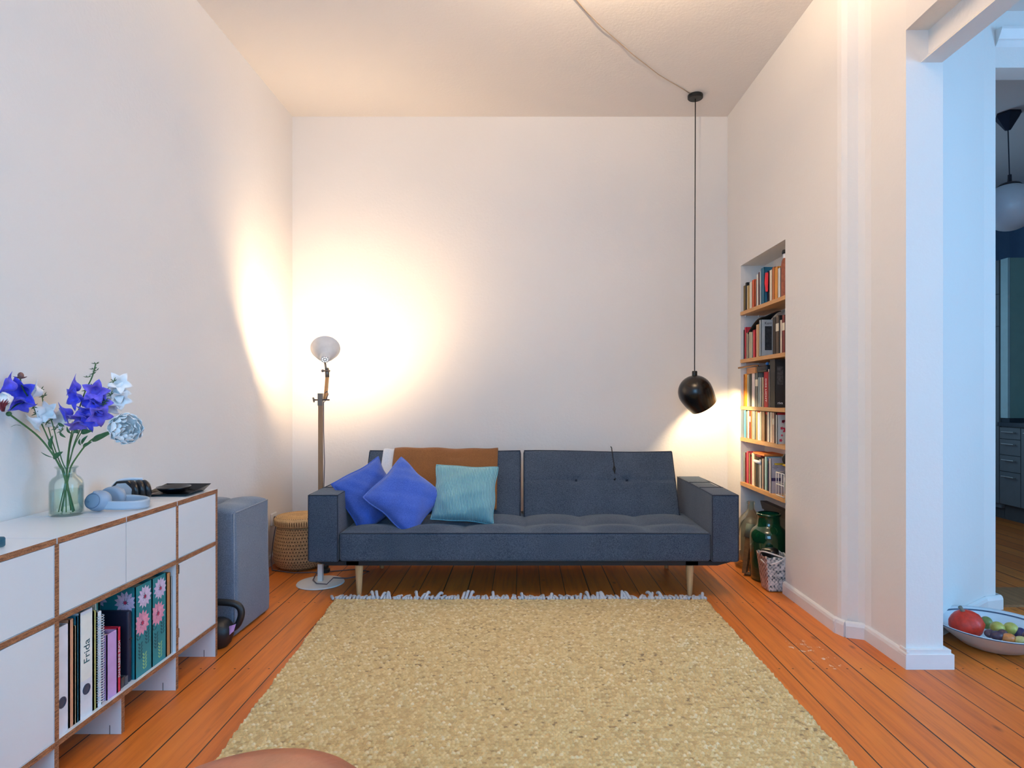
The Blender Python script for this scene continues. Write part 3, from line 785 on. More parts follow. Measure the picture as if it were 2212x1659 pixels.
MB().box(BXs, FX, YV[0] - hT, YV[-1] + hT, .4915, .509, 0, 1).build('middle_board', [WL, PLY], side)
MB().box(BXs - .004, BXs, YV[0], YV[-1], .148, TZ - T).build('back_panel', WL, side)
for i in range(len(YV) - 1):
    g0 = .0105 if i + 0 != 4 else .0015; g1 = .0105 if i + 1 != 4 else .0015
    MB().box(FX - .020, FX - .0015, YV[i] + g0, YV[i + 1] - g1, .5115, TZ - T - .002).build('door', WL, side)
    if i in (0, 1, 2, 5):
        d = MB().box(FX - .020, FX - .0015, YV[i] + g0, YV[i + 1] - g1, .1505, .489).build('door', WL, side)
        if i == 5:
            for z in (.20, .45): MB().box(FX - .003, FX + .001, YV[i] + .0095, YV[i] + .013, z, z + .035).build('hinge', M('hinge_metal', (150, 150, 150), .3, metal=.9), d)

# --- binders and books in the open compartment
ZB = .148
def Yf(px, X=-1.365): return FPX * X / (px - 1128)
def col(*c): return M('paint_%d_%d_%d' % c, c, .55, .06, 20)
PAGE = M('paper_pages', (232, 224, 206), .8, .08, 40)
WHT = col(226, 228, 232)
GB = 'binders and books in the sideboard'
def binder(y0, y1, h, colr, label, xf=-1.365, xd=.27, hole=None, mat=None, name='ring_binder', cat='binder'):
    m = mat or col(*colr)
    x1 = xf; x0 = xf - xd
    o = thing(name, ((x0 + x1) / 2, (y0 + y1) / 2, ZB), label, cat, GB)
    b = MB().box(x0, x1, y0, y0 + .003, ZB, ZB + h).box(x0, x1, y1 - .003, y1, ZB, ZB + h).box(x1 - .003, x1, y0, y1, ZB, ZB + h)
    b.build('cover', m, o)
    MB().box(x0 + .004, x1 - .01, y0 + .005, y1 - .012, ZB + .004, ZB + h - .012).build('papers', PAGE, o)
    if hole is not None:
        yc = (y0 + y1) / 2
        rg = MB().lathe([(.0125, -.0005), (.0165, -.0005), (.0165, .0016), (.0125, .0016), (.0125, -.0005)], (x1, yc, hole), (1, 0, 0), 20).lathe([(.0001, .0004), (.0125, .0004)], (x1, yc, hole), (1, 0, 0), 20)
        rg.build('finger_hole', M('ring_dark_blue', (70, 84, 112), .3, metal=.4), o)
    return o
Y1 = Yf(125); Y2 = Yf(151)
binder(1.800, 1.853, .318, (222, 222, 230), 'white ring binder with finger hole, nearest in the open sideboard compartment', hole=.24)
binder(1.856, 1.874, .325, (206, 150, 118), 'thin orange cardboard folder beside the nearest white binder', name='folder', cat='folder')
binder(1.877, 1.885, .30, (222, 206, 170), 'thin cream folder next to the orange folder', name='folder', cat='folder')
binder(1.887, 1.896, .325, (52, 128, 150), 'thin teal elastic folder left of the Frida binder', name='folder', cat='folder')
fb = binder(1.899, 1.958, .330, (224, 226, 232), 'white ring binder lettered Frida on its spine label', hole=.232)
lbl = MB().box(-1.3655, -1.3642, 1.903, 1.953, .262, .468).build('spine_label', M('label_paper', (236, 236, 228), .7), fb)
text('Frida', .037, M('ink_teal', (34, 84, 92), .6), fb, (-1.3638, 1.930, .350), (PI / 2, -PI / 2, PI / 2), .0002, 'lettering')
binder(1.961, 1.974, .315, (186, 182, 110), 'thin olive yellow book right of the Frida binder', name='book', cat='book')
nb = binder(1.977, 2.000, .305, (232, 234, 238), 'white spiral-bound notebook beside the olive book', name='spiral_notebook', cat='notebook')
sp = MB()
for k in range(34): z = .165 + k * .0083; sp.tube([Vector((-1.363 + .010 * math.cos(a), 1.9885 + .012 * math.sin(a), z + a * .0006)) for a in [i * PI / 4 - PI * .6 for i in range(6)]], .0012, 5)
sp.build('spiral', M('wire_white', (210, 218, 226), .3, metal=.3), nb)
binder(2.004, 2.018, .325, (168, 216, 206), 'pale mint folder set back behind the spiral notebooks', xf=-1.42, xd=.22, name='folder', cat='folder')
nb = binder(2.024, 2.075, .215, (196, 160, 214), 'lilac notebook with black spiral binding', name='spiral_notebook', cat='notebook')
# lilac cover sits face-on to the room, bound on its left by a black spiral
sp = MB()
for k in range(24): z = .16 + k * .0085; sp.tube([Vector((-1.405 + .010 * math.cos(a), 2.016 + .010 * math.sin(a), z)) for a in [i * PI / 4 for i in range(8)]], .0016, 5)
sp.build('spiral', M('wire_black', (16, 16, 20), .4), nb)
rb = binder(2.0765, 2.094, .218, (206, 40, 72), 'red-spined book with small pale lettering behind the lilac notebook', name='book', cat='book')
text('DAS KLEINE BUCH', .015, WHT, rb, (-1.3642, 2.085, .26), (PI / 2, -PI / 2, PI / 2), .0002, 'lettering')
binder(2.096, 2.103, .32, (96, 176, 170), 'thin green-teal folder standing behind the red-spined book', xf=-1.44, xd=.2, name='folder', cat='folder')
tb = thing('tablet_case', (-1.43, 2.155, ZB), 'dark navy case standing in front of the floral binders', 'case', GB)
MB().rbox((-1.50, 2.146, ZB), (-1.372, 2.168, ZB + .25), .008, (3, 2, 3)).build('case_body', M('navy_case', (22, 28, 52), .5), tb, smooth=True)
MB().box(-1.377, -1.370, 2.151, 2.163, ZB + .15, ZB + .154).build('clasp', M('clasp_dark', (12, 14, 26), .3), tb)
MB().box(-1.40, -1.372, 2.106, 2.124, ZB, ZB + .035).build('small_box', M('black_box', (40, 50, 62), .3), label='small dark box at the front of the sideboard compartment, leftmost of three', cat='box', group='small dark boxes in the sideboard')
MB().box(-1.42, -1.372, 2.127, 2.143, ZB, ZB + .03).build('small_box', M('black_box2', (60, 76, 92), .3), label='small grey-blue box lying before the navy case', cat='box', group='small dark boxes in the sideboard')
MB().box(-1.43, -1.405, 2.108, 2.113, ZB, ZB + .11, mat=Matrix.Translation((-1.42, 2.085, ZB)) @ Matrix.Rotation(.18, 4, 'X') @ Matrix.Translation((1.42, -2.085, -ZB))).build('photo_card', M('card_dark', (60, 84, 90), .3), label='slim dark card leaning inside the compartment beside the red-spined book', cat='card', group='small dark boxes in the sideboard')
# floral binders
def floral(y0, y1, label, seed):
    TL = M('floral_teal', (34, 128, 138), .5, .12, 14)
    o = binder(y0, y1, .325, (40, 130, 140), label, xd=.28, mat=TL)
    PKm = M('petal_pink', (222, 150, 176), .6, .15, 60); WHm = M('petal_lilac', (206, 190, 218), .6, .15, 60); GRm = M('leaf_dark_teal', (20, 78, 92), .6); LGm = M('leaf_lime', (140, 186, 130), .6); REm = M('petal_core', (176, 50, 90), .6)
    rnd = random.Random(seed)
    fl = {2: MB(), 3: MB()}
    def flower(cu, cz, r, k, face):
        fm_ = MB()
        for ring, (rr, npet) in enumerate(((r, 13), (r * .72, 11), (r * .45, 8))):
            for j in range(npet):
                a = 2 * PI * j / npet + ring * .3
                w = rr * .20
                pts = [(rr * .25, 0), (rr * .65, w), (rr, 0), (rr * .65, -w)]
                vs = []
                for (pr, pw) in pts:
                    u_ = cu + pr * math.cos(a) - pw * math.sin(a); z_ = cz + pr * math.sin(a) + pw * math.cos(a)
                    if face == 's':
                        if not (y0 < u_ < y1): u_ = min(max(u_, y0), y1)
                    z_ = min(max(z_, ZB + .002), ZB + .323)
                    e_ = .0006 + ring * .0004
                    vs.append((-1.365 + e_, u_, z_) if face == 's' else (min(u_, -1.366), y0 - e_, z_))
                fm_.add(vs, [(0, 1, 2, 3)])
        e_ = .0022
        vs = [((-1.365 + e_, min(max(cu + r * .16 * math.cos(a), y0), y1), cz + r * .16 * math.sin(a)) if face == 's' else (cu + r * .16 * math.cos(a), y0 - e_, cz + r * .16 * math.sin(a))) for a in [i * PI / 4 for i in range(8)]]
        fm_.add(vs, [tuple(range(8))], 1)
        fm_.build('printed_flower', [PKm if k == 0 else WHm, REm], o)
    def leaves(cu, cz, face, k):
        for j in range(5):
            for s_ in (-1, 1):
                zc = cz + j * .012; a = s_ * .9
                pts = [(0, 0), (.5, .25), (1, 0), (.5, -.25)]
                vs = []
                for (pr, pw) in pts:
                    L = .017
                    u_ = cu + s_ * (pr * L * .8) ; z_ = zc + pr * L * .6 + pw * L * 1.2
                    if face == 's': u_ = min(max(u_, y0), y1)
                    vs.append((-1.365 + .0005, u_, z_) if face == 's' else (min(u_, -1.366), y0 - .0005, z_))
                fl[k].add(vs, [(0, 1, 2, 3)])
    ym = (y0 + y1) / 2
    flower(ym + .005, .425, .042, 1, 's'); flower(ym - .01, .335, .046, 0, 's'); leaves(ym - .02, .21, 's', 2); leaves(ym + .02, .25, 's', 2); leaves(ym + .005, .165, 's', 3); leaves(ym - .03, .28, 's', 2)
    for (u_, z_, k) in ((-1.40, .42, 1), (-1.455, .33, 0), (-1.50, .44, 1)): flower(u_, z_, .04, k, 'f')
    leaves(-1.39, .2, 'f', 2); leaves(-1.42, .26, 'f', 2); leaves(-1.40, .35, 'f', 3)
    for k, m in ((2, GRm), (3, LGm)):
        fl[k].build('leaf_print', m, o, kind='stuff')
floral(2.173, 2.269, 'teal binder printed with pink and lilac flowers, left of the two floral ones', 1)
floral(2.272, 2.360, 'teal binder printed with flowers, right of the two, beside brown cardboard', 2)
binder(2.363, 2.389, .318, (178, 124, 76), 'brown kraft cardboard file at the far end of the compartment', name='magazine_file', cat='file')
binder(2.391, 2.400, .300, (226, 224, 220), 'thin white folder squeezed against the upright at the far end', name='folder', cat='folder')
MB().box(-1.62, -1.39, 2.28, 2.35, ZB + .3255, ZB + .333).build('notebook', col(186, 178, 104), label='olive notebook lying flat on top of the floral binders', cat='notebook')

# ---------------------------------------------------------------- vase and flowers
VX, VY = -1.580, 2.135
VG = glass('vase_glass', (248, 253, 251))
vase = thing('glass_vase', (VX, VY, TZ), 'clear glass bottle vase half filled with water on the white sideboard', 'vase')
vo_ = [(.001, 0), (.044, 0), (.0495, .004), (.050, .01), (.050, .105), (.048, .118), (.040, .130), (.030, .137), (.0275, .143), (.0275, .158), (.031, .162), (.0345, .165), (.0345, .168)]
vi_ = [(.0315, .167), (.0255, .158), (.0255, .142), (.029, .135), (.038, .127), (.0455, .116), (.0475, .104), (.0475, .012), (.044, .007), (.001, .007)]
MB().lathe(vo_ + vi_, (VX, VY, TZ), n=48).build('bottle', VG, vase, smooth=True)
MB().lathe([(.001, .0085), (.043, .0085), (.0463, .013), (.0463, .088), (.001, .088)], (VX, VY, TZ), n=40).build('water', glass('water', (240, 250, 246), 0, 1.33), vase, smooth=True, auto=50)
STEM = M('stem_green', (70, 108, 56), .5, .2, 30); LEAF = M('leaf_green', (44, 92, 48), .45, .2, 40)
BLU = M('bell_blue', (72, 72, 214), .6, .25, 60, sheen=.2); PUR = M('bell_violet', (112, 92, 208), .6, .25, 60, sheen=.2)
WHP = M('petal_white', (236, 236, 236), .6, .05, 60); CRM = M('peony_red', (120, 40, 52), .6, .3, 40)
CAL = M('calyx_green', (72, 100, 66), .6, .2)
def F(x, y, dy=0.0):   # crop pixel -> world
    px = x / 3.456
    return P(px, 760 + y / 3.456, min(VY + dy, 1.655 * FPX / (1128 - px)))
def bell(mb, c, d, s):
    d = Vector(d).normalized()
    prof = [(.001, 0), (.20, .02), (.36, .14), (.44, .34), (.50, .55), (.64, .74), (.86, .86), (1.06, .90)]
    mb.lathe([(r * s, t_ * s) for r, t_ in prof], Vector(c) - d * s * .5, d, 30, rf=lambda a, tt: 1 + max(0, tt - .5) * (1.15 * (1 - abs(((5 * a / (2 * PI)) % 1) - .5) * 2) ** 1.3 - .62))
def star(mb, c, d, s, n=5):
    d = Vector(d).normalized(); q = Vector((0, 0, 1)).rotation_difference(d).to_matrix()
    for k in range(n):
        a = 2 * PI * k / n
        tip = Vector(c) + q @ Vector((math.cos(a) * s, math.sin(a) * s, s * .35))
        mb.tube([Vector(c), (Vector(c) + tip) / 2, tip], [s * .06, s * .13, s * .02], 5)
def leaf(mb, a, b, w, up=(0, -.3, 1)):
    a = Vector(a); b = Vector(b); d = b - a; sdir = d.cross(Vector((0, 1, 0))).normalized(); nn = d.cross(sdir).normalized()
    def f(u, v):
        k = math.sin(PI * min(1, v * .97 + .015)) ** .8 * (1 - .25 * v)
        return a + d * v + sdir * (u - .5) * w * k + nn * (abs(u - .5) * w * .5 * k + .12 * d.length * math.sin(PI * v))
    mb.grid(f, 4, 10)
GFl = 'cut flowers in the glass vase'
base_ = Vector((VX, VY, TZ))
def stemthing(name, label, path, r, foot):
    """path: crop px tuples (x,y,dy)"""
    pts = [base_ + Vector((foot[0], foot[1], .012)), base_ + Vector((foot[0] * -.15 + foot[2] * .4, foot[1] * -.2, .15))] + [F(*p) for p in path]
    o = thing(name, base_ + Vector((0, 0, .01)), label, 'flower', GFl)
    MB().tube(smooth_path(pts, 2), r, 7).build('stem', STEM, o, smooth=True)
    return o
def bells(o, lst, mat, size=.034, stars=True):
    mb = MB(); st = MB()
    for (x, y, dy, d) in lst:
        c = F(x, y, dy); bell(mb, c, d, size * random.uniform(.92, 1.1)); star(st, c - Vector(d).normalized() * size * .5, d, size * .45)
    if mat is not None: mb.build('blossom', mat, o, smooth=True, solid=.0006)
    return st
# 1 blue bellflower, left
o = stemthing('bellflower', 'blue bellflower stem arching to the left edge of the bouquet', [(440, 860, 0), (360, 640, 0), (225, 360, -.02), (160, 260, -.02), (150, 190, -.02)], .0022, (.02, .01, -.01))
for (x, y, d, mt, s_) in ((178, 300, (.1, -.9, -.15), BLU, .036), (80, 255, (-.7, -.4, .3), BLU, .030), (150, 375, (.3, -.5, -.8), BLU, .030)):
    m_ = MB(); bell(m_, F(x, y, -.03), d, s_ * 1.15); m_.build('blossom', mt, o, smooth=True, solid=.0006)
m_ = MB(); star(m_, F(155, 200, -.02), (0, 0, 1), .02); m_.ball(F(155, 178, -.02), .009, 8, (1, 1, 1.3)); m_.build('bud', M('bud_brown', (120, 82, 76), .6), o, smooth=True)
# 2 blue centre stems
o = stemthing('bellflower', 'tall blue bellflower stem in the middle of the bouquet with the highest green tip', [(500, 820, 0), (530, 600, 0), (600, 400, 0), (640, 280, .0), (690, 190, 0), (715, 90, 0)], .0022, (-.015, .0, .0))
for (x, y, d, mt) in ((562, 262, (-.7, -.5, .3), BLU), (575, 345, (-.4, -.9, -.1), BLU), (505, 455, (-.6, -.6, -.3), BLU), (600, 470, (0, -.3, -.9), PUR)):
    m_ = MB(); bell(m_, F(x, y, -.02 + random.uniform(-.01, .01)), d, .033); m_.build('blossom', mt, o, smooth=True, solid=.0006)
m_ = MB()
for (x, y) in ((715, 90), (700, 130), (720, 140), (655, 190), (700, 165), (690, 250), (640, 290)): star(m_, F(x, y), (random.uniform(-.5, .5), -.3, 1), .013)
m_.build('buds', CAL, o, smooth=True)
o = stemthing('bellflower', 'violet-blue bellflower stem right of the tallest stem', [(520, 830, .01), (560, 650, .01), (660, 480, 0), (700, 370, -.01), (700, 260, -.01)], .002, (.012, .012, .0))
for (x, y, d, mt) in ((715, 290, (.5, -.8, -.2), PUR), (680, 365, (-.2, -.6, -.5), BLU), (735, 375, (.6, -.7, 0), PUR), (685, 430, (-.1, -.5, -.7), BLU), (740, 465, (.6, -.6, -.4), PUR), (680, 505, (-.2, -.8, -.4), BLU), (590, 530, (.2, -.4, -.8), PUR)):
    m_ = MB(); bell(m_, F(x, y, -.03 + random.uniform(-.01, .01)), d, .033); m_.build('blossom', mt, o, smooth=True, solid=.0006)
# 3 white bellflowers
def white(label, path, lst, foot, stars):
    o = stemthing('bellflower', label, path, .0018, foot)
    for (x, y, dy, d) in lst:
        m_ = MB(); bell(m_, F(x, y, dy), d, .032); m_.build('blossom', WHP, o, smooth=True, solid=.0006)
    m_ = MB()
    for (x, y) in stars: star(m_, F(x, y, -.02), (random.uniform(-.4, .4), -.6, .5), .015)
    m_.build('calyxes', CAL, o, smooth=True)
    return o
white('white bellflower stem above left of the centre, behind the blue one', [(450, 840, 0), (380, 640, .03), (330, 430, .04), (310, 300, .03)], [(280, 300, .04, (-.5, -.6, .2)), (300, 440, .05, (-.6, -.5, -.2)), (275, 520, .05, (-.5, -.6, -.5))], (.01, -.015, -.01), [(305, 285), (330, 330), (250, 410), (270, 460)])
white('white bellflower stem low in the centre of the bouquet', [(470, 840, 0), (430, 700, 0), (400, 560, 0), (370, 470, 0)], [(375, 450, -.01, (-.1, -1, .1)), (330, 480, .02, (-.6, -.5, -.3)), (430, 500, .03, (.5, -.7, -.2))], (-.02, -.01, 0), [(350, 530), (420, 570), (395, 500), (460, 590)])
white('white bellflower stem leaning to the upper right of the bouquet', [(510, 840, 0), (570, 650, .01), (700, 480, .02), (790, 350, .02), (850, 210, .02)], [(885, 235, .02, (.7, -.5, .2)), (875, 300, .03, (.6, -.6, 0)), (890, 350, .03, (.6, -.6, -.4)), (820, 400, .03, (.2, -.6, -.7)), (760, 350, .05, (.4, -.4, -.4))], (.0, .02, 0), [(850, 220), (790, 290), (830, 320), (790, 370), (775, 390)])
# 4 peonies
def peony(o, c, R_, d, mat, n=60, seed=1):
    rnd = random.Random(seed); d = Vector(d).normalized(); q = Vector((0, 0, 1)).rotation_difference(d).to_matrix()
    c = Vector(c)
    for layer, (k, op, L) in enumerate(((9, 1.25, 1.0), (9, .95, 1.05), (10, .65, 1.1), (8, .35, 1.05), (6, .12, .95))):
        m_ = MB()
        for j in range(k):
            a = 2 * PI * (j + .5 * (layer % 2)) / k + rnd.uniform(-.15, .15); o_ = op + rnd.uniform(-.1, .1); LL = L * R_ * 1.55 * rnd.uniform(.9, 1.08); ph = rnd.uniform(0, 6); wd = rnd.uniform(.55, .75)
            def f(u, v, a=a, o_=o_, LL=LL, ph=ph, wd=wd):
                ang = o_ * (.35 + .9 * v * (1.15 - .55 * v)) + .35 * math.sin(PI * v) * (o_ > .3)
                r = LL * (.06 + .72 * math.sin(ang) * v + .18 * math.sin(PI * v)); z = LL * (v * math.cos(ang * .7) * .85)
                w = wd * math.sin(PI * min(1, .12 + v * .80)) ** .6
                fr_ = (.06 * math.sin(u * 19 + ph) + .04 * math.sin(u * 37 + ph)) * (v > .85) * R_
                aa = a + (u - .5) * 2 * w * .75
                rr = r * (1 - .10 * math.cos((u - .5) * PI))
                return c + q @ Vector((rr * math.cos(aa), rr * math.sin(aa), z - R_ * .55 + fr_))
            m_.grid(f, 7, 8)
        m_.build('petal_layer', mat, o, smooth=True, solid=.0006)
o = stemthing('peony', 'full white peony leaning right above the vase', [(530, 850, .0), (590, 760, -.01), (660, 670, -.02), (760, 610, -.03), (850, 590, -.04)], .0028, (-.025, .01, .02))
peony(o, F(930, 580, -.05), .047, (.6, -.55, .15), WHP, 56, 3)
m_ = MB(); leaf(m_, F(690, 668, -.02), F(838, 600, -.04), .022); leaf(m_, F(620, 710, -.01), F(688, 672, -.02), .013); leaf(m_, F(605, 600, -.02), F(690, 590, -.03), .02); leaf(m_, F(610, 690, -.01), F(655, 625, -.01), .012)
m_.build('leaves', LEAF, o, smooth=True, solid=.0004)
m_ = MB(); star(m_, F(855, 590, -.04), (.6, -.5, .15), .02); m_.build('sepals', CAL, o, smooth=True)
o = stemthing('peony', 'white and dark red peony bud at the left edge on a long bent stem', [(450, 860, .0), (400, 770, -.01), (300, 640, -.02), (200, 560, -.03), (90, 480, -.04), (55, 455, -.04)], .003, (.03, -.01, -.02))
peony(o, F(22, 400, -.04), .034, (-.4, -.5, .6), WHP, 40, 5)
m_ = MB()
for k in range(9):
    a_ = F(44 + 10 * math.sin(k * 2.1), 445) + Vector((.030, -.046, 0)); b_ = F(20 + k * 9, 350 + 14 * (k % 3)) + Vector((.034, -.050, 0)); leaf(m_, a_, b_, .008)
m_.build('red_petals', CRM, o, smooth=True, solid=.0004, label='dark red inner petals')
m_ = MB(); leaf(m_, F(160, 555, -.03), F(80, 562, -.03), .004); leaf(m_, F(395, 790, -.01), F(305, 748, -.02), .004); leaf(m_, F(75, 440, -.04), F(210, 385, -.03), .010); m_.ball(F(66, 463, -.045), .008, 10)
leaf(m_, F(400, 800, -.02), F(470, 745, -.02), .020); leaf(m_, F(385, 730, -.02), F(395, 625, -.02), .017)
m_.build('leaves', LEAF, o, smooth=True, solid=.0004)
m_ = MB(); rr_ = random.Random(9)
for k in range(10):
    x = rr_.uniform(480, 620); y = rr_.uniform(540, 720); leaf(m_, F(x, y, rr_.uniform(-.02, .02)), F(x + rr_.uniform(-50, 60), y - rr_.uniform(20, 80), rr_.uniform(-.03, .03)), rr_.uniform(.007, .014))
gr = stemthing('foliage_sprig', 'leafy green sprig filling the centre of the bouquet above the vase', [(505, 850, .01), (520, 700, .01), (560, 560, .0), (590, 500, .0)], .002, (.0, -.02, 0))
m_.build('leaves', M('leaf_mid_green', (70, 110, 70), .5, .2, 40), gr, smooth=True, solid=.0004)
tag(gr, cat='foliage')

# ---------------------------------------------------------------- headphones, tray, glass
HB = M('headphone_blue_grey', (136, 156, 178), .45, .05)
hp_ = thing('headphones', (-1.49, 2.25, TZ), 'pale blue-grey over-ear headphones lying flat beside the vase', 'headphones')
for (c_, d_, big) in (((-1.512, 2.185, TZ + .040), Vector((-.18, -.9, .12)), 1), ((-1.53, 2.315, TZ + .038), Vector((.1, .95, .1)), 0)):
    c_ = Vector(c_); d_.normalize()
    prof_ = [(.001, .016), (.024, .016), (.030, .012), (.032, .004), (.036, -.002), (.038, -.012), (.036, -.022), (.028, -.026), (.001, -.026)]
    cpm = MB().lathe([(r, t_) for r, t_ in prof_], c_, d_, 36, sx=1.22, sy=.98); cup_ = cpm.build('ear_cup', HB, hp_, smooth=True)
    if big:
        MB().lathe([(.0245, .0158), (.0255, .0172), (.0265, .0158)], c_, d_, 36, sx=1.22, sy=.98).build('cup_ring', M('headphone_ring', (84, 104, 128), .4), cup_, smooth=True)
        qq = Vector((0, 0, 1)).rotation_difference(d_).to_matrix()
        MB().lathe([(.0028, .0), (.0034, .0008), (.004, .0)], c_ + qq @ Vector((-.017, 0, .0163)), d_, 14).build('button', M('headphone_ring', (84, 104, 128), .4), cup_, smooth=True)
    MB().rbox((c_.x - .005, c_.y - .012, c_.z + .018), (c_.x + .030, c_.y + .012, c_.z + .036), .005, (2, 2, 2), lambda p, c_=c_: Vector((p.x, p.y, p.z - (p.x - c_.x) * .45))).build('yoke', HB, hp_, smooth=True)
def hb(u, v):
    a = -PI * .62 + u * PI * 1.24
    x = -1.475 + .098 * math.cos(a); y = 2.255 + .070 * math.sin(a)
    return Vector((x, y, TZ + .019 + (v - .5) * .030 + .018 * (1 - math.cos(a)) * .3))
MB().grid(hb, 30, 4).build('headband', M('headband_grey', (160, 176, 192), .5, .04), hp_, smooth=True, solid=.008)
hs = thing('headset', (-1.55, 2.42, TZ), 'black headphones with silver polygon side plates behind the blue-grey pair', 'headphones')
cc = Vector((-1.556, 2.40, TZ + .044))
def pent(mb, c, y0, y1, R_, sxx=1.0):
    P5 = [(-1.0, -.55), (-.95, .1), (-.45, .75), (.3, .8), (.95, .15), (.85, -.6), (.0, -.75)]
    mb.prism([(c.x + a * R_ * sxx, c.z + b * R_) for a, b in P5], c.y + y0, c.y + y1, axis='y')
m_ = MB(); pent(m_, cc, 0, .022, .047, 1.2); m_.build('ear_cup', M('headset_black', (18, 18, 22), .35), hs)
m_ = MB(); pent(m_, cc + Vector((-.002, 0, .0)), -.004, .001, .036, 1.15)
pl = m_.build('side_plate', M('headset_silver', (176, 190, 204), .35, .04, metal=.3), hs, label='silver polygon plate')
m_ = MB()
for (a, b) in ((-.02, .016), (.008, .022), (.028, .004), (-.035, -.002)): m_.lathe([(.0001, -.0006), (.0022, -.0006)], cc + Vector((a, -.0042, b)), (0, -1, 0), 8)
m_.lathe([(.0058, -.0002), (.0075, -.0002)], cc + Vector((-.006, -.0048, -.010)), (0, -1, 0), 16)
m_.build('screw', M('screw_dark', (40, 50, 64), .4), pl)
m_ = MB()
for k, (dx, dy, r) in enumerate(((.026, .022, .041), (.042, .036, .041), (.056, .050, .039))):
    m_.lathe([(.001, -.012), (r * .8, -.012), (r, -.004), (r, .004), (r * .8, .012), (.001, .012)], cc + Vector((dx, dy, -.004)), (.6, .75, .1), 24)
m_.build('ear_pads', M('pad_black', (20, 20, 24), .3), hs, smooth=True)
m_ = MB().tube(smooth_path([cc + Vector(v) for v in ((-.062, .01, -.026), (-.058, .02, .008), (-.035, .03, .036), (.0, .04, .040), (.04, .06, .036))], 2), .0065, 8)
m_.build('headband', M('headset_white', (206, 212, 220), .4), hs, smooth=True)
tr = MB()
x0, x1, y0, y1, z = -1.555, -1.365, 2.515, 2.695, TZ
tr.add([(x0 + .02, y0 + .02, z + .004), (x1 - .02, y0 + .02, z + .004), (x1 - .02, y1 - .02, z + .004), (x0 + .02, y1 - .02, z + .004), (x0, y0, z + .010), (x1, y0, z + .010), (x1 + .004, y1, z + .030), (x0, y1, z + .030), (x0 + .02, y0 + .02, z + .0005), (x1 - .02, y0 + .02, z + .0005), (x1 - .02, y1 - .02, z + .0005), (x0 + .02, y1 - .02, z + .0005)],
       [(0, 1, 2, 3), (0, 4, 5, 1), (1, 5, 6, 2), (2, 6, 7, 3), (3, 7, 4, 0), (8, 11, 10, 9), (8, 9, 5, 4), (9, 10, 6, 5), (10, 11, 7, 6), (11, 8, 4, 7)])
tr.build('tray', M('tray_black', (16, 18, 22), .25), label='square black tray with upturned rim at the far end of the sideboard', cat='tray')
MB().lathe([(.001, .006), (.045, .008), (.062, .022), (.066, .030), (.062, .030), (.042, .014), (.001, .012)], (-1.475, 2.607, TZ), n=32).build('dish', M('dish_black', (14, 15, 20), .2), smooth=True, label='shallow black dish standing on the square tray', cat='dish')
m_ = MB()
m_.rbox((-1.52, 1.615, TZ), (-1.415, 1.69, TZ + .028), .006)
gl = m_.build('glass_block', glass('coaster_glass', (150, 190, 205)), smooth=True, label='small clear blue glass block at the left edge of the sideboard', cat='glass block')

# ---------------------------------------------------------------- niche shelves and books
SH = wood('shelf_pine', (188, 134, 78), (214, 164, 106), (30, 4, 30))
shelves = [1.735, 1.403, 1.078, .860, .550]
names = ['top', 'second', 'third', 'fourth', 'lowest']
for i, z in enumerate(shelves):
    o = thing('wall_shelf', (1.61, 3.945, z), 'pine shelf board, %s of the five in the wall niche' % names[i], 'shelf', 'pine shelves in the niche')
    MB().box(XR - .004, NX - .002, NY0 + .001, NY1 - .001, z - .024, z).build('board', SH, o)
    pm = MB()
    for (x_, y_) in ((1.56, NY1 - .012), (1.65, NY1 - .012), (1.56, NY0 + .012)): pm.tube([(x_, y_, z - .024), (x_, y_, z - .036)], .007, 8)
    pm.build('shelf_pins', PAINT, o)
CN = {}
def book(shelf, px0, px1, top, rgb, cname, fx=1.548, depth=.125, lean=0, extra=None, pages=True):
    z0 = shelves[shelf]
    Ya = FPX * fx / (px0 - 1128) ; Yb_ = FPX * fx / (px1 - 1128)    # far, near
    Ya = min(Ya, NY1 - .004); Yb_ = max(Yb_, NY0 + .003)
    y0, y1 = Yb_ + .0006, Ya - .0006
    if y1 - y0 < .006: y1 = y0 + .006
    ht = EYE - (top - 855) * ((y0 + y1) / 2) / FPX - z0
    lim = 0.285 if shelf == 0 else (shelves[shelf - 1] - .030 - z0)
    ht = max(.10, min(ht, lim))
    depth = min(depth, NX - .006 - fx)
    o = thing('book', (fx + depth / 2, (y0 + y1) / 2, z0), cname, 'book', 'books on the %s niche shelf' % names[shelf])
    th = min(.0022, (y1 - y0) * .22)
    sh = lambda v: (v[0], v[1] + lean * (v[2] - z0), v[2])
    b = MB().box(fx, fx + depth, y0, y0 + th, z0, z0 + ht).box(fx, fx + depth, y1 - th, y1, z0, z0 + ht).box(fx, fx + .003, y0, y1, z0, z0 + ht)
    b.v = [sh(v) for v in b.v]; b.build('cover', col(*rgb), o)
    g = MB().box(fx + .003, fx + depth - .004, y0 + th, y1 - th, z0 + .002, z0 + ht - .004); g.v = [sh(v) for v in g.v]
    g.build('pages', PAGE, o)
    if extra == 'label':
        e = MB().box(fx - .0006, fx + .001, y0 + .001, y1 - .001, z0 + ht * .6, z0 + ht * .8); e.v = [sh(v) for v in e.v]; e.build('spine_label', col(226, 214, 190), o)
    return o, (y0, y1, z0, ht, fx, depth)
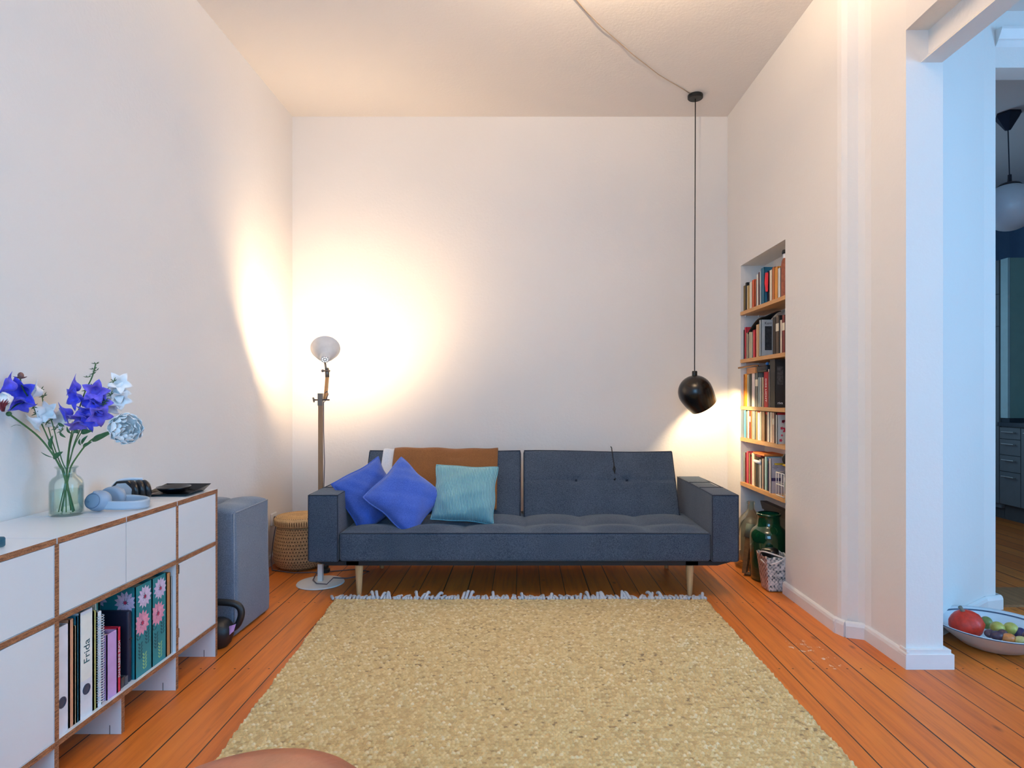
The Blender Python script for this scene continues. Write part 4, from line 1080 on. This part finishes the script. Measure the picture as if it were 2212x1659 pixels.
def row(shelf, sc_, y00, lst):
    """lst: (x0, x1, top, rgb, colour name, options)"""
    out = []
    x0 = 1590
    for k, e in enumerate(lst):
        a, b, tp, rgb, cn = e[:5]; kw = dict(e[5]) if len(e) > 5 else {}
        prev = lst[k - 1][4] if k else None; nxt = lst[k + 1][4] if k + 1 < len(lst) else None
        if prev is None: lab = '%s book, farthest left on the %s niche shelf' % (cn, names[shelf])
        elif nxt is None: lab = '%s book, nearest on the %s niche shelf' % (cn, names[shelf])
        else: lab = '%s book on the %s shelf between the %s and %s ones' % (cn, names[shelf], prev, nxt)
        out.append(book(shelf, x0 + a / sc_, x0 + b / sc_, y00 + tp / sc_, rgb, lab, **kw))
    return out
row(0, 8.29, 500, [
    (112, 168, 970, (112, 92, 36), 'olive'), (168, 196, 915, (26, 24, 26), 'black'), (196, 218, 970, (226, 206, 160), 'cream', {'extra': None}), (218, 240, 965, (196, 150, 60), 'mustard'),
    (240, 286, 905, (228, 220, 200), 'ivory'), (286, 330, 865, (196, 84, 40), 'rust orange'), (330, 368, 880, (132, 142, 148), 'blue-grey', {'fx': 1.558}), (368, 400, 765, (224, 220, 210), 'white', {'fx': 1.553}),
    (400, 424, 730, (94, 34, 34), 'maroon'), (424, 448, 710, (196, 206, 214), 'pale blue'), (448, 505, 650, (22, 92, 122), 'tall teal', {'fx': 1.542, 'depth': .14}),
    (512, 568, 720, (50, 34, 74), 'violet', {'fx': 1.560, 'extra': None}), (568, 600, 720, (34, 32, 34), 'dark grey', {'fx': 1.560}), (600, 645, 690, (226, 214, 190), 'tall cream', {'fx': 1.555}),
    (645, 690, 640, (168, 96, 40), 'brown'), (690, 750, 635, (212, 142, 52), 'amber'), (750, 795, 655, (222, 216, 210), 'tall white')])
bt = thing('bottle', (1.566, 3.658, shelves[0]), 'reddish brown bottle with black cap, nearest on the top niche shelf', 'bottle')
MB().lathe([(.001, 0), (.025, 0), (.027, .006), (.027, .19), (.023, .215), (.016, .232), (.001, .232)], (1.566, 3.658, shelves[0]), n=24).build('bottle_body', M('bottle_terracotta', (142, 74, 48), .4, .3, 50), bt, smooth=True)
MB().lathe([(.015, .228), (.0165, .236), (.0165, .262), (.001, .262)], (1.566, 3.658, shelves[0]), n=20).build('collar', WHT, bt, smooth=True)
MB().lathe([(.001, .258), (.021, .258), (.022, .27), (.018, .281), (.001, .284)], (1.566, 3.658, shelves[0]), n=20).build('cap', M('cap_black', (20, 20, 22), .4), bt, smooth=True)
# red ribbon tape on the violet book
r1 = row(1, 12.76, 670, [
    (110, 168, 540, (28, 28, 30), 'black'), (168, 232, 545, (20, 20, 22), 'jet black'), (236, 278, 470, (196, 44, 62), 'crimson', {'fx': 1.545}), (284, 312, 625, (226, 204, 176), 'cream'),
    (312, 352, 620, (52, 54, 48), 'dark olive', {'fx': 1.556}), (355, 400, 605, (190, 176, 146), 'tan'), (400, 440, 605, (222, 214, 184), 'ivory'), (443, 468, 560, (92, 24, 34), 'maroon', {'fx': 1.556}),
    (468, 530, 545, (204, 36, 52), 'bright red'), (532, 560, 520, (60, 24, 28), 'dark brown', {'fx': 1.556}), (556, 602, 400, (224, 190, 146), 'beige'), (602, 640, 385, (204, 166, 122), 'light brown')])
kb_, (ky0, ky1, kz, kh, kx, kd) = book(1, 1590 + 640 / 12.76, 1590 + 690 / 12.76, 670 + 270 / 12.76, (150, 160, 168), 'grey hardcover lettered Kerr turned towards the room on the second shelf', fx=1.508, depth=.14)
MB().box(kx + .024, kx + .068, ky0 - .0008, ky0, kz + .035, kz + kh * .82).build('cover_picture', M('cover_photo', (30, 30, 34), .5, .9, 60), kb_)
text('Kerr', .024, M('ink_black', (16, 16, 16), .5), kb_, (kx + .045, ky0 - .001, kz + kh * .90), (PI / 2, 0, 0), .0002)
row(1, 12.76, 670, [
    (965, 1010, 260, (150, 150, 150), 'stone grey', {'fx': 1.585}), (1012, 1092, 195, (66, 60, 54), 'charcoal', {'fx': 1.570}), (1094, 1180, 150, (92, 76, 60), 'tall bronze', {'fx': 1.562, 'extra': 'label'}), (1182, 1216, 140, (22, 20, 20), 'slim black', {'fx': 1.562}),
    (1216, 1268, 270, (224, 206, 184), 'buff', {'fx': 1.560}), (1268, 1345, 135, (112, 38, 32), 'oxblood', {'fx': 1.560, 'extra': 'label'})])
# red-taped bookmark on violet book
MB().tube([(1.552, 3.905, 1.81), (1.551, 3.905, 1.87), (1.552, 3.903, 1.93)], [.008, .013, .011], 5).build('ribbon', M('ribbon_red', (226, 26, 40), .6), label='bright red ribbon hanging in front of the violet book on the top shelf', cat='ribbon')
MB().grid(lambda u, v: Vector((1.55 + .12 * v, 4.24 - .27 * u, 1.403 + .19 + .085 * math.sin(PI * .55 * u) - .02 * math.cos(PI * v))), 12, 6).build('cap', M('cap_cloth', (34, 28, 22), .8), smooth=True, solid=.006, label='black cloth cap lying on top of the books on the second shelf', cat='cap')
r2 = row(2, 12.76, 770, [
    (156, 198, 640, (226, 208, 178), 'cream'), (200, 244, 490, (208, 118, 38), 'orange'), (246, 306, 480, (240, 156, 24), 'yellow-orange'), (308, 348, 495, (228, 214, 176), 'pale yellow'),
    (350, 382, 470, (134, 134, 126), 'grey'), (384, 432, 455, (46, 54, 48), 'dark green'), (434, 520, 445, (226, 212, 208), 'pinkish white', {'lean': .0}), (524, 604, 445, (96, 100, 98), 'slate', {'extra': 'label'}),
    (606, 662, 575, (142, 158, 162), 'blue-grey'), (664, 694, 580, (226, 224, 218), 'white'), (694, 718, 585, (50, 44, 40), 'dark'), (720, 758, 575, (222, 202, 170), 'buff')])
rd, (ry_0, ry_1, rz, rh, rx, rdd) = book(2, 1590 + 765 / 12.76, 1590 + 880 / 12.76, 770 + 425 / 12.76, (166, 18, 34), 'thick red book lettered DIES LICHT down its spine on the third shelf', fx=1.546)
text('DIES LICHT', .030, WHT, rd, (rx - .0006, (ry_0 + ry_1) / 2, rz + rh * .48), (PI / 2, PI / 2, -PI / 2), .0002)
book(2, 1590 + 884 / 12.76, 1590 + 914 / 12.76, 770 + 350 / 12.76, (222, 196, 190), 'thin pink book between the red spine and the big black book', fx=1.55)
rv, (ry_0, ry_1, rz, rh, rx, rdd) = book(2, 1590 + 930 / 12.76, 1590 + 1080 / 12.76, 770 + 60 / 12.76, (32, 31, 31), 'large black hardcover lettered riva on the third shelf', fx=1.536, depth=.15)
text('riva', .022, WHT, rv, (rx + .030, ry_0 - .001, rz + .028), (PI / 2, 0, 0), .0002)
MB().box(rx + .012, rx + .048, ry_0 - .0008, ry_0, rz + .14, rz + .25).build('cover_picture', M('riva_photo', (60, 60, 62), .5, .7, 70), rv)
book(2, 1590 + 1290 / 12.76, 1590 + 1345 / 12.76, 770 + 400 / 12.76, (142, 150, 156), 'thin grey booklet, nearest on the third niche shelf', fx=1.615, depth=.07)
MB().box(1.54, 1.66, 4.065, 4.225, 1.078 + .222, 1.078 + .262).build('wooden_box', wood('box_wood', (176, 112, 60), (204, 140, 84)), label='small light brown wooden box lying on the books of the third shelf', cat='box')
MB().rbox((1.545, 3.90, 1.3045), (1.68, 4.06, 1.345), .01).build('pouch', M('pouch_black', (22, 20, 24), .5), smooth=True, label='black pouch on top of the books beside the small wooden box', cat='pouch')
bl = MB().ball((1.565, 3.93, 1.3555), .0105 * 1.0, 16, (1, 1, 1)); bl.build('ball', M('ball_blue', (60, 130, 200), .4), smooth=True, label='tiny blue ball above the red book on the third shelf', cat='ball')
MB().tube(smooth_path([Vector((1.50, 4.27, 1.343)), Vector((1.53, 4.2, 1.349)), Vector((1.55, 4.12, 1.352)), Vector((1.56, 4.07, 1.350))], 2), .006, 8).build('spectacle_arm', M('amber_brown', (150, 100, 50), .4), smooth=True, label='amber brown stick poking out over the books on the third shelf', cat='stick')
r3 = row(3, 15.08, 870, [
    (262, 322, 240, (96, 204, 216), 'cyan'), (330, 378, 270, (146, 142, 138), 'grey'), (380, 430, 250, (232, 226, 212), 'white'), (436, 476, 260, (142, 54, 34), 'red-brown', {'extra': 'label'}),
    (478, 520, 210, (222, 112, 52), 'orange'), (524, 562, 260, (230, 214, 180), 'cream'), (564, 602, 270, (200, 200, 176), 'pale green'), (604, 640, 275, (116, 122, 122), 'slate'),
    (646, 698, 270, (204, 152, 86), 'tan'), (700, 782, 320, (232, 232, 230), 'thick white'), (784, 824, 270, (230, 222, 202), 'ivory'), (828, 935, 285, (136, 98, 56), 'thick brown', {'fx': 1.545}),
    (938, 1012, 290, (92, 46, 30), 'dark brown', {'fx': 1.552}), (1016, 1080, 260, (228, 218, 204), 'pearl', {'fx': 1.548}), (1082, 1112, 255, (34, 24, 24), 'black', {'fx': 1.556}),
    (1114, 1176, 300, (228, 204, 176), 'buff'), (1178, 1242, 320, (206, 170, 146), 'dusty pink', {'extra': 'label'}), (1246, 1290, 310, (54, 26, 26), 'dark maroon', {'fx': 1.556})])
fl_, (ry_0, ry_1, rz, rh, rx, rdd) = book(3, 1590 + 1296 / 15.08, 1590 + 1345 / 15.08, 870 + 330 / 15.08, (186, 188, 186), 'pale grey book with red flower print facing the room on the fourth shelf', fx=1.535, depth=.15)
fm = MB(); rr_ = random.Random(3)
for k in range(7):
    cx_ = rx + rr_.uniform(.018, .055); cz_ = rz + rr_.uniform(.02, rh - .03)
    r_ = rr_.choice([.006, .009, .018 if k < 3 else .006])
    fm.add([(cx_ + r_ * math.cos(a) * (1 + .3 * math.cos(5 * a)), ry_0 - .0008, min(cz_ + r_ * math.sin(a) * (1 + .3 * math.cos(5 * a)), rz + rh - .002)) for a in [i * PI / 8 for i in range(16)]], [tuple(range(16))])
fm.build('flower_print', M('print_red', (186, 50, 72), .6), fl_)
MB().box(rx, rx + .14, ry_0 - .0006, ry_1, rz + rh - .012, rz + rh + .0005).build('top_band', M('band_red', (176, 34, 36), .6), fl_)
MB().box(1.55, 1.68, 3.86, 4.12, .860 + .172, .860 + .186).build('book', col(206, 52, 40), label='red book lying flat on top of the row on the fourth shelf', cat='book')
row(4, 12.76, 960, [
    (150, 180, 200, (196, 192, 170), 'beige'), (182, 212, 210, (178, 200, 176), 'pale green'), (214, 238, 215, (228, 226, 214), 'white'), (240, 256, 370, (70, 74, 72), 'grey'),
    (258, 296, 225, (150, 28, 34), 'dark red'), (297, 346, 190, (216, 72, 94), 'pink-red'), (352, 384, 240, (196, 150, 104), 'tan'), (386, 430, 340, (184, 46, 54), 'red', {'fx': 1.553}),
    (432, 506, 240, (232, 222, 196), 'thick cream'), (512, 534, 260, (176, 136, 96), 'light brown'), (536, 590, 415, (36, 34, 30), 'black'), (592, 634, 425, (84, 80, 74), 'charcoal'),
    (636, 696, 420, (170, 172, 172), 'silver grey'), (698, 716, 410, (20, 18, 18), 'jet black'), (718, 750, 395, (222, 190, 176), 'pale pink'), (752, 790, 415, (70, 62, 60), 'dark brown'),
    (792, 846, 345, (152, 190, 196), 'light blue'), (848, 880, 450, (30, 82, 88), 'dark teal'), (882, 905, 385, (52, 36, 96), 'indigo', {'fx': 1.55})])
gb, (ry_0, ry_1, rz, rh, rx, rdd) = book(4, 1590 + 906 / 12.76, 1590 + 965 / 12.76, 960 + 385 / 12.76, (172, 164, 172), 'grey-lilac paperback turned towards the room on the lowest niche shelf', fx=1.530, depth=.14)
MB().box(rx + .003, rx + .06, ry_0 - .0006, ry_0, rz + .075, rz + .095).build('cover_band', col(44, 34, 80), gb)
text('Warum\nMaschinen\nnicht', .009, M('ink_black', (16, 16, 16), .5), gb, (rx + .026, ry_0 - .001, rz + .16), (PI / 2, 0, 0), .0002)
LY_ = .550
MB().box(1.55, 1.68, 4.00, 4.235, LY_ + .202, LY_ + .214).build('book', col(150, 32, 34), label='flat dark red book lying on the left of the row on the lowest shelf', cat='book')
MB().box(1.545, 1.675, 3.93, 4.12, LY_ + .2145, LY_ + .226).build('book', col(214, 130, 60), label='flat orange book topmost of the pile on the lowest shelf', cat='book')
MB().box(1.55, 1.67, 3.77, 3.985, LY_ + .1765, LY_ + .186).build('book', col(206, 170, 40), label='flat yellow book lying over the grey-lilac paperback', cat='book')
MB().tube([(1.548, 4.10, LY_ + .166), (1.548, 3.995, LY_ + .166)], .011, 12).build('paper_roll', WHT, smooth=True, label='rolled white paper lying on the lowest shelf row', cat='paper roll')
wk_ = thing('wire_basket', (1.60, 3.64, LY_), 'white wire basket with dark blue and green cloths, nearest on the lowest niche shelf', 'basket')
m_ = MB()
for z in (.0045, .07, .14): m_.tube([(1.532, 3.60, LY_ + z), (1.532, 3.715, LY_ + z), (1.685, 3.715, LY_ + z)], .0028, 6)
for y_ in (3.60, 3.64, 3.68, 3.715): m_.tube([(1.532, y_, LY_ + .002), (1.532, y_, LY_ + .142)], .0022, 6)
for x_ in (1.58, 1.63, 1.68): m_.tube([(x_, 3.715, LY_ + .002), (x_, 3.715, LY_ + .142)], .0022, 6)
m_.build('wire_frame', M('wire_white2', (226, 222, 214), .4), wk_, smooth=True)
def blob(c, r, sc, seed):
    rr = random.Random(seed); ph = [rr.uniform(0, 6) for _ in range(4)]
    m = MB().ball(c, r, 22, sc); c = Vector(c)
    m.v = [tuple(c + (Vector(v) - c) * (1 + .12 * math.sin(v[0] * 70 + ph[0]) * math.sin(v[1] * 60 + ph[1]) + .1 * math.sin(v[2] * 80 + ph[2]))) for v in m.v]
    return m
blob((1.60, 3.65, LY_ + .145), .05, (1.0, .9, .75), 1).build('cloth', fabric('cloth_navy', (30, 36, 54), (52, 62, 84)), smooth=True, label='dark blue cloth stuffed in the white wire basket', cat='cloth')
blob((1.60, 3.65, LY_ + .062), .048, (1.0, .9, .85), 2).build('cloth', fabric('cloth_green', (28, 70, 52), (50, 100, 78)), smooth=True, label='green cloth at the bottom of the white wire basket', cat='cloth')
m_ = MB().lathe([(.001, -.018), (.03, -.018), (.036, -.008), (.036, .01), (.028, .018), (.012, .012), (.001, .012)], (1.585, 3.665, LY_ + .222), (-.8, -.55, .0), 28)
m_.build('loudspeaker', M('speaker_black', (18, 18, 20), .4), smooth=True, label='small round black speaker resting on the dark blue cloth', cat='speaker')
m_ = blob((1.59, 3.655, LY_ + .186), .035, (1.1, .9, .28), 5); m_.build('cloth', fabric('cloth_yellow', (176, 136, 30), (206, 170, 60)), smooth=True, label='yellow cloth folded under the round black speaker', cat='cloth')

# ---------------------------------------------------------------- things on the floor of the niche
dj = thing('demijohn', (1.545, 4.13, 0), 'large clear glass demijohn in the niche beside the sofa arm', 'demijohn')
dp = [(.001, 0), (.085, 0), (.105, .012), (.112, .04), (.112, .20), (.108, .25), (.092, .30), (.065, .34), (.036, .368), (.024, .385), (.022, .42), (.028, .425), (.028, .437), (.023, .440)]
di = [(.019, .438), (.018, .39), (.03, .37), (.06, .337), (.088, .297), (.104, .249), (.108, .2), (.108, .04), (.10, .014), (.001, .006)]
MB().lathe(dp + di, (1.542, 4.15, 0), n=48).build('bottle', glass('demijohn_glass', (248, 249, 242)), dj, smooth=True)
gj = thing('green_jar', (1.545, 3.86, 0), 'large dark green glass jar with a wide neck in the niche', 'jar')
jp = [(.001, 0), (.09, 0), (.105, .01), (.110, .04), (.112, .27), (.108, .295), (.094, .318), (.076, .332), (.068, .345), (.066, .395), (.070, .400), (.074, .408), (.070, .416), (.064, .416)]
ji = [(.062, .41), (.060, .35), (.07, .336), (.09, .314), (.103, .29), (.107, .27), (.105, .04), (.095, .014), (.001, .01)]
GG = glass('green_glass', (20, 84, 52))
MB().lathe(jp, (1.545, 3.86, 0), n=48).build('jar_body', M('green_glaze', (14, 62, 38), .06, .35, 5, coat=.6), gj, smooth=True)
MB().lathe(ji, (1.545, 3.86, 0), n=48).build('jar_inside', M('green_inside', (12, 70, 46), .2), gj, smooth=True)
wt = thing('wooden_tool', (1.46, 4.0, 0), 'brown wooden tool with a coiled metal row leaning between demijohn and green jar', 'tool')
ta, tb_ = Vector((1.425, 3.945, .012)), Vector((1.475, 4.00, .235))
MB().tube([ta, tb_], [.018, .026], 4).tube([ta, ta + Vector((.07, -.03, 0))], .012, 4).build('body', wood('tool_wood', (84, 58, 34), (130, 94, 58)), wt)
m_ = MB()
for k in range(9): p_0 = ta.lerp(tb_, .12 + k * .075) + Vector((.024, -.02, -.005)); m_.ball(p_0, .0085, 8)
m_.build('metal_coil', M('coil_metal', (150, 140, 120), .3, metal=.9), wt, smooth=True)
MB().tube([tb_ - Vector((0, 0, .005)), tb_ + Vector((.014, .01, .08))], [.033, .028], 12).build('cap', M('cap_grey_green', (92, 104, 92), .6), wt, smooth=True)
pf = thing('framed_panel', (1.67, 4.0, .0), 'dark grey framed panel standing against the back of the niche', 'panel')
DG = M('panel_grey', (66, 66, 60), .5); 
MB().box(1.665, 1.692, 3.60, 4.24, 0, .37).build('panel', M('panel_grey_light', (84, 84, 76), .5), pf)
MB().prism([(1.692, .37), (1.692, .425), (1.648, .425), (1.652, .405), (1.662, .37)], 3.59, 4.262, axis='y').box(1.658, 1.666, 4.19, 4.215, 0, .37).build('frame', DG, pf)
# woven bucket
wbk = thing('woven_bucket', (1.51, 3.68, 0), 'square woven grey and red plastic basket with white handle in front of the green jar', 'basket')
def weave():
    m = bpy.data.materials.new('woven_strips'); m.use_nodes = True; t = NT(m)
    tc = t.new('ShaderNodeTexCoord'); mp = t.new('ShaderNodeMapping'); mp.inputs['Scale'].default_value = (44, 16, 1); t.link(tc.outputs['UV'], mp.inputs[0])
    ck = t.new('ShaderNodeTexChecker'); t.link(mp.outputs[0], ck.inputs[0]); ck.inputs['Scale'].default_value = 1
    vo = t.new('ShaderNodeTexVoronoi'); t.link(mp.outputs[0], vo.inputs['Vector']); vo.inputs['Scale'].default_value = .9
    c1 = t.ramp(vo.outputs['Color'], [(.2, C(70, 82, 90)), (.5, C(150, 158, 164)), (.8, C(206, 206, 206))])
    sp_ = t.new('ShaderNodeSeparateXYZ'); t.link(tc.outputs['UV'], sp_.inputs[0])
    left = t.math('LESS_THAN', sp_.outputs[0], .25)
    redc = t.ramp(vo.outputs['Color'], [(.2, C(120, 66, 54)), (.5, C(168, 110, 92)), (.8, C(196, 150, 130))])
    c2 = t.mix(left, c1, redc)
    c3 = t.mix(t.math('MULTIPLY', ck.outputs['Fac'], .45), c2, C(226, 222, 216))
    t.link(c3, t.b.inputs['Base Color']); t.b.inputs['Roughness'].default_value = .5
    t.bump(ck.outputs['Fac'], .4, .002)
    return m
def bucket(u, v):
    a = u * 4; s0 = .050 + .024 * v; s1 = .060 + .026 * v
    k = int(a) % 4; f = a - int(a)
    cs = [(-1, 1), (-1, -1), (1, -1), (1, 1)]
    p0 = cs[k]; p1 = cs[(k + 1) % 4]
    x = p0[0] + (p1[0] - p0[0]) * f; y = p0[1] + (p1[1] - p0[1]) * f
    L = max(1e-6, (abs(x) ** 6 + abs(y) ** 6) ** (1 / 6)); x /= L; y /= L
    return Vector((1.492 + x * s0 - .028 * (v - 0) * 0, 3.665 + y * s1, .004 + .205 * v + (.004 * math.sin(u * 60) if v > .98 else 0)))
m_ = MB().grid(bucket, 64, 20, uv=True); m_.build('basket_body', weave(), wbk, smooth=True, solid=.004)
MB().box(1.445, 1.54, 3.61, 3.72, .004, .008).build('basket_base', M('base_grey', (90, 90, 90), .6), wbk)
MB().tube(smooth_path([Vector(v) for v in ((1.424, 3.69, .19), (1.412, 3.66, .225), (1.425, 3.62, .235), (1.48, 3.575, .222), (1.53, 3.585, .205), (1.47, 3.572, .175), (1.425, 3.60, .165), (1.415, 3.65, .18))], 2), .0045, 7).build('handle', M('rope_white', (214, 208, 204), .5), wbk, smooth=True)
blob((1.485, 3.685, .205), .058, (.95, 1.05, .62), 8).build('bag', M('bag_black', (18, 19, 24), .35), smooth=True, label='black crumpled bag stuffed into the woven grey and red basket', cat='bag')

# ---------------------------------------------------------------- bowl of fruit
bw = Vector((2.165, 2.83, 0)); RB = .24
bowl = thing('bowl', tuple(bw), 'wide shallow white enamel bowl with blue rim on the floor by the doorway', 'bowl')
bp_ = [(.001, .0), (.10, .0), (.13, .012), (.18, .05), (.22, .085), (.238, .098), (.242, .102), (.238, .106)]
bi_ = [(.226, .098), (.205, .082), (.17, .052), (.12, .022), (.09, .014), (.001, .012)]
MB().lathe(bp_ + bi_, bw, n=72).build('bowl_body', M('enamel_white', (204, 210, 216), .3, .06, 10), bowl, smooth=True)
MB().lathe([(.216, .0915), (.2185, .0945), (.222, .0965), (.2185, .0925)], bw, n=72).lathe([(.2415, .1), (.2428, .102), (.2415, .104)], bw, n=72).build('rim_line', M('rim_blue', (70, 84, 108), .4), bowl, smooth=True)
pk = thing('pumpkin', (2.045, 2.84, .05), 'orange-red squash with a short grey stem in the white bowl', 'squash')
pa = Vector((-.35, -.15, .9)).normalized(); pc = Vector((2.045, 2.835, .102))
MB().lathe([(.001, -.058), (.03, -.056), (.058, -.036), (.070, -.006), (.064, .022), (.045, .044), (.024, .058), (.012, .068), (.001, .070)], pc, pa, 40, rf=lambda a, tt: 1 + .018 * math.cos(10 * a) * math.sin(PI * tt)).build('fruit_body', M('squash_red', (214, 48, 20), .45, .2, 40, .3, 120), pk, smooth=True)
MB().tube([pc + pa * .066, pc + pa * .074 + Vector((-.003, 0, 0)), pc + pa * .084 + Vector((-.008, 0, .003))], [.011, .008, .009], 8).build('stem', M('squash_stem', (130, 118, 104), .8), pk, smooth=True)
def fruit(x, y, z, r, rgb, name, label, cat, sc=(1, 1, 1), grp='small fruits in the bowl'):
    o = MB().ball((x, y, z), r, 20, sc).build(name, M('skin_%d_%d_%d' % rgb, rgb, .4, .25, 50), smooth=True, label=label, cat=cat, group=grp)
    return o
def FB(cx_, cy_): return 1940 + cx_ / 4.147, 1080 + cy_ / 4.147
def fr_at(cx_, cy_, Y, r, *a, **k):
    px, py = FB(cx_, cy_); p = P(px, py, Y); fruit(p.x, p.y, p.z, r, *a, **k)
fr_at(790, 1100, 2.93, .027, (120, 130, 66), 'pear', 'green pear behind the orange-red squash', 'pear', sc=(1, 1, 1.1))
fr_at(890, 1148, 2.80, .029, (178, 172, 80), 'quince', 'yellow-green quince beside the squash, left of the pair', 'quince')
fr_at(1010, 1155, 2.80, .029, (182, 174, 84), 'quince', 'yellow-green quince right of the other one, above the plum', 'quince')
fr_at(1095, 1205, 2.78, .030, (44, 40, 84), 'plum', 'dark blue plum right of the yellow-green quinces', 'plum')
fr_at(825, 1198, 2.72, .020, (84, 58, 66), 'fig', 'dull purple fig nearest the squash', 'fig', sc=(1.2, 1, .9))
fr_at(890, 1215, 2.70, .024, (70, 44, 58), 'fig', 'dark purple fig in front of the left quince', 'fig', sc=(1.3, 1, .85))
fr_at(990, 1238, 2.68, .023, (196, 118, 58), 'apricot', 'orange apricot at the near side of the bowl', 'apricot', sc=(1.3, 1, .9))
fr_at(1100, 1262, 2.66, .022, (176, 166, 104), 'lime', 'pale yellow-green lime beside the orange apricot', 'lime', sc=(1.2, 1, .9))
fr_at(1180, 1230, 2.70, .028, (84, 50, 66), 'plum', 'purple plum at the right edge of the photo in the bowl', 'plum')
fr_at(940, 1200, 2.76, .02, (92, 60, 62), 'fig', 'small brown fig between the quinces and the dark fig', 'fig')

# ---------------------------------------------------------------- leather pouf in the foreground
pfm = MB()
pcx, pcy, ph_ = -.51, 1.11, .415
def pouf_r(a, tt): return 1 + .03 * math.cos(2 * a - .8)
pfm.lathe([(.001, .0), (.20, .0), (.25, .03), (.275, .12), (.282, .2), (.276, .28), (.255, .34), (.215, .38), (.15, .402), (.07, .412), (.001, .415)], (pcx, pcy, 0), n=64, rf=pouf_r)
po = thing('pouf', (pcx, pcy, 0), 'tan leather pouf at the bottom edge of the photo standing on the rug', 'pouf')
pfm.v = [(v[0], v[1], v[2] + .0145) for v in pfm.v]
pfm.build('leather_cover', M('tan_leather', (168, 104, 72), .4, .22, 9, .35, 60, .003), po, smooth=True)
m_ = MB().tube([(pcx + .277 * math.cos(a), pcy + .277 * math.sin(a), .30) for a in [i * PI / 24 for i in range(49)]], .003, 6); m_.build('seam', M('tan_seam', (120, 70, 46), .6), po, smooth=True)

# ---------------------------------------------------------------- kitchen
KW = M('kitchen_front_grey', (112, 116, 116), .5, .05); KL = M('kitchen_edge_pale', (176, 206, 204), .4, .04)
HND = M('handle_steel', (190, 190, 186), .35, metal=.6)
kx = 4.46
def cab(y0, y1, label, drawers=True):
    o = thing('base_cabinet', (kx + .3, (y0 + y1) / 2, 0), label, 'cabinet', 'kitchen base cabinets')
    MB().box(kx + .02, kx + .6, y0, y1, .14, .865).build('cabinet_body', KW, o)
    MB().box(kx + .05, kx + .6, y0, y1, 0, .14).build('plinth', M('plinth_grey', (84, 84, 82), .6), o)
    zs = [.145, .452, .604, .752, .862] if drawers else [.145, .862]
    for a, b in zip(zs[:-1], zs[1:]):
        d = MB().box(kx, kx + .018, y0 + .003, y1 - .003, a + .003, b - .003).build('drawer_front' if drawers else 'door', KW, o)
        zc = b - .045; m_ = MB().tube([(kx - .025, y0 + .05, zc), (kx - .025, y0 + .19, zc)], .006, 8)
        for yy in (y0 + .06, y0 + .18): m_.tube([(kx, yy, zc), (kx - .025, yy, zc)], .004, 6)
        m_.build('handle', HND, d)
    return o
cab(5.51, 5.752, 'grey kitchen drawer unit with four drawers and steel handles beyond the doorway')
cab(5.26, 5.507, 'narrow kitchen cabinet right of the four-drawer unit at the photo edge', drawers=False)
MB().box(kx - .02, kx + .62, 5.2, 5.753, .868, .905).build('worktop', M('worktop_dark', (58, 66, 72), .3), label='dark grey kitchen worktop above the drawer unit', cat='worktop')
tc_ = thing('tall_cabinet', (kx + .3, 5.95, 0), 'tall dark grey kitchen cabinet behind the drawer unit', 'cabinet')
MB().box(kx + .02, kx + .6, 5.757, 6.2, .10, 2.42).build('cabinet_body', KW, tc_)
MB().box(kx + .05, kx + .6, 5.757, 6.2, 0, .10).build('plinth', M('plinth_grey', (84, 84, 82), .6), tc_)
for a, b in ((.145, .87), (.875, 1.80), (1.805, 2.10), (2.105, 2.42)):
    d = MB().box(kx, kx + .018, 5.76, 6.19, a, b).build('door', KW, tc_)
    MB().box(kx - .02, kx, 5.80, 5.83, b - .14, b - .11).build('handle', HND, d)
uc = thing('wall_cabinet', (kx + .3, 5.6, .945), 'pale green kitchen cabinet with flat side standing on the worktop', 'cabinet')
MB().box(kx + .03, kx + .6, 5.66, 5.745, .945, 2.42).build('side_panel', M('glass_green', (140, 176, 164), .35, .04), uc)
MB().box(kx + .004, kx + .026, 5.66, 5.745, .945, 2.42).build('edge_strip', KL, uc)
MB().box(kx + .02, kx + .6, 5.66, 5.752, .9055, .945).build('upstand', M('worktop_dark', (58, 66, 72), .3), uc)
kp = thing('globe_pendant', (3.58, 4.54, ZC), 'white globe pendant lamp on a thin cord in the dark kitchen', 'lamp')
gx, gy, gz = XP(2181, 4.54), 4.54, ZP(448, 4.54)
MB().lathe([(.08, -.001), (.085, -.02), (.02, -.12), (.001, -.125)], (gx - .012, gy, ZC), n=6).build('canopy', M('canopy_dark', (20, 26, 48), .5), kp)
MB().tube([(gx - .012, gy, ZC - .12), (gx, gy, gz + .19)], .004, 6).build('cord', M('cord_dark', (30, 40, 60), .5), kp)
MB().lathe([(.012, .24), (.014, .19), (.06, .175), (.075, .16)], (gx, gy, gz), n=20).build('fitting', M('fitting_dark', (26, 32, 48), .4), kp, smooth=True)
MB().ball((gx, gy, gz), .172, 40).build('globe', M('opal_white', (200, 206, 214), .35, .02), kp, smooth=True)

# drop helper properties
for o in bpy.data.objects:
    if '_o' in o: del o['_o']
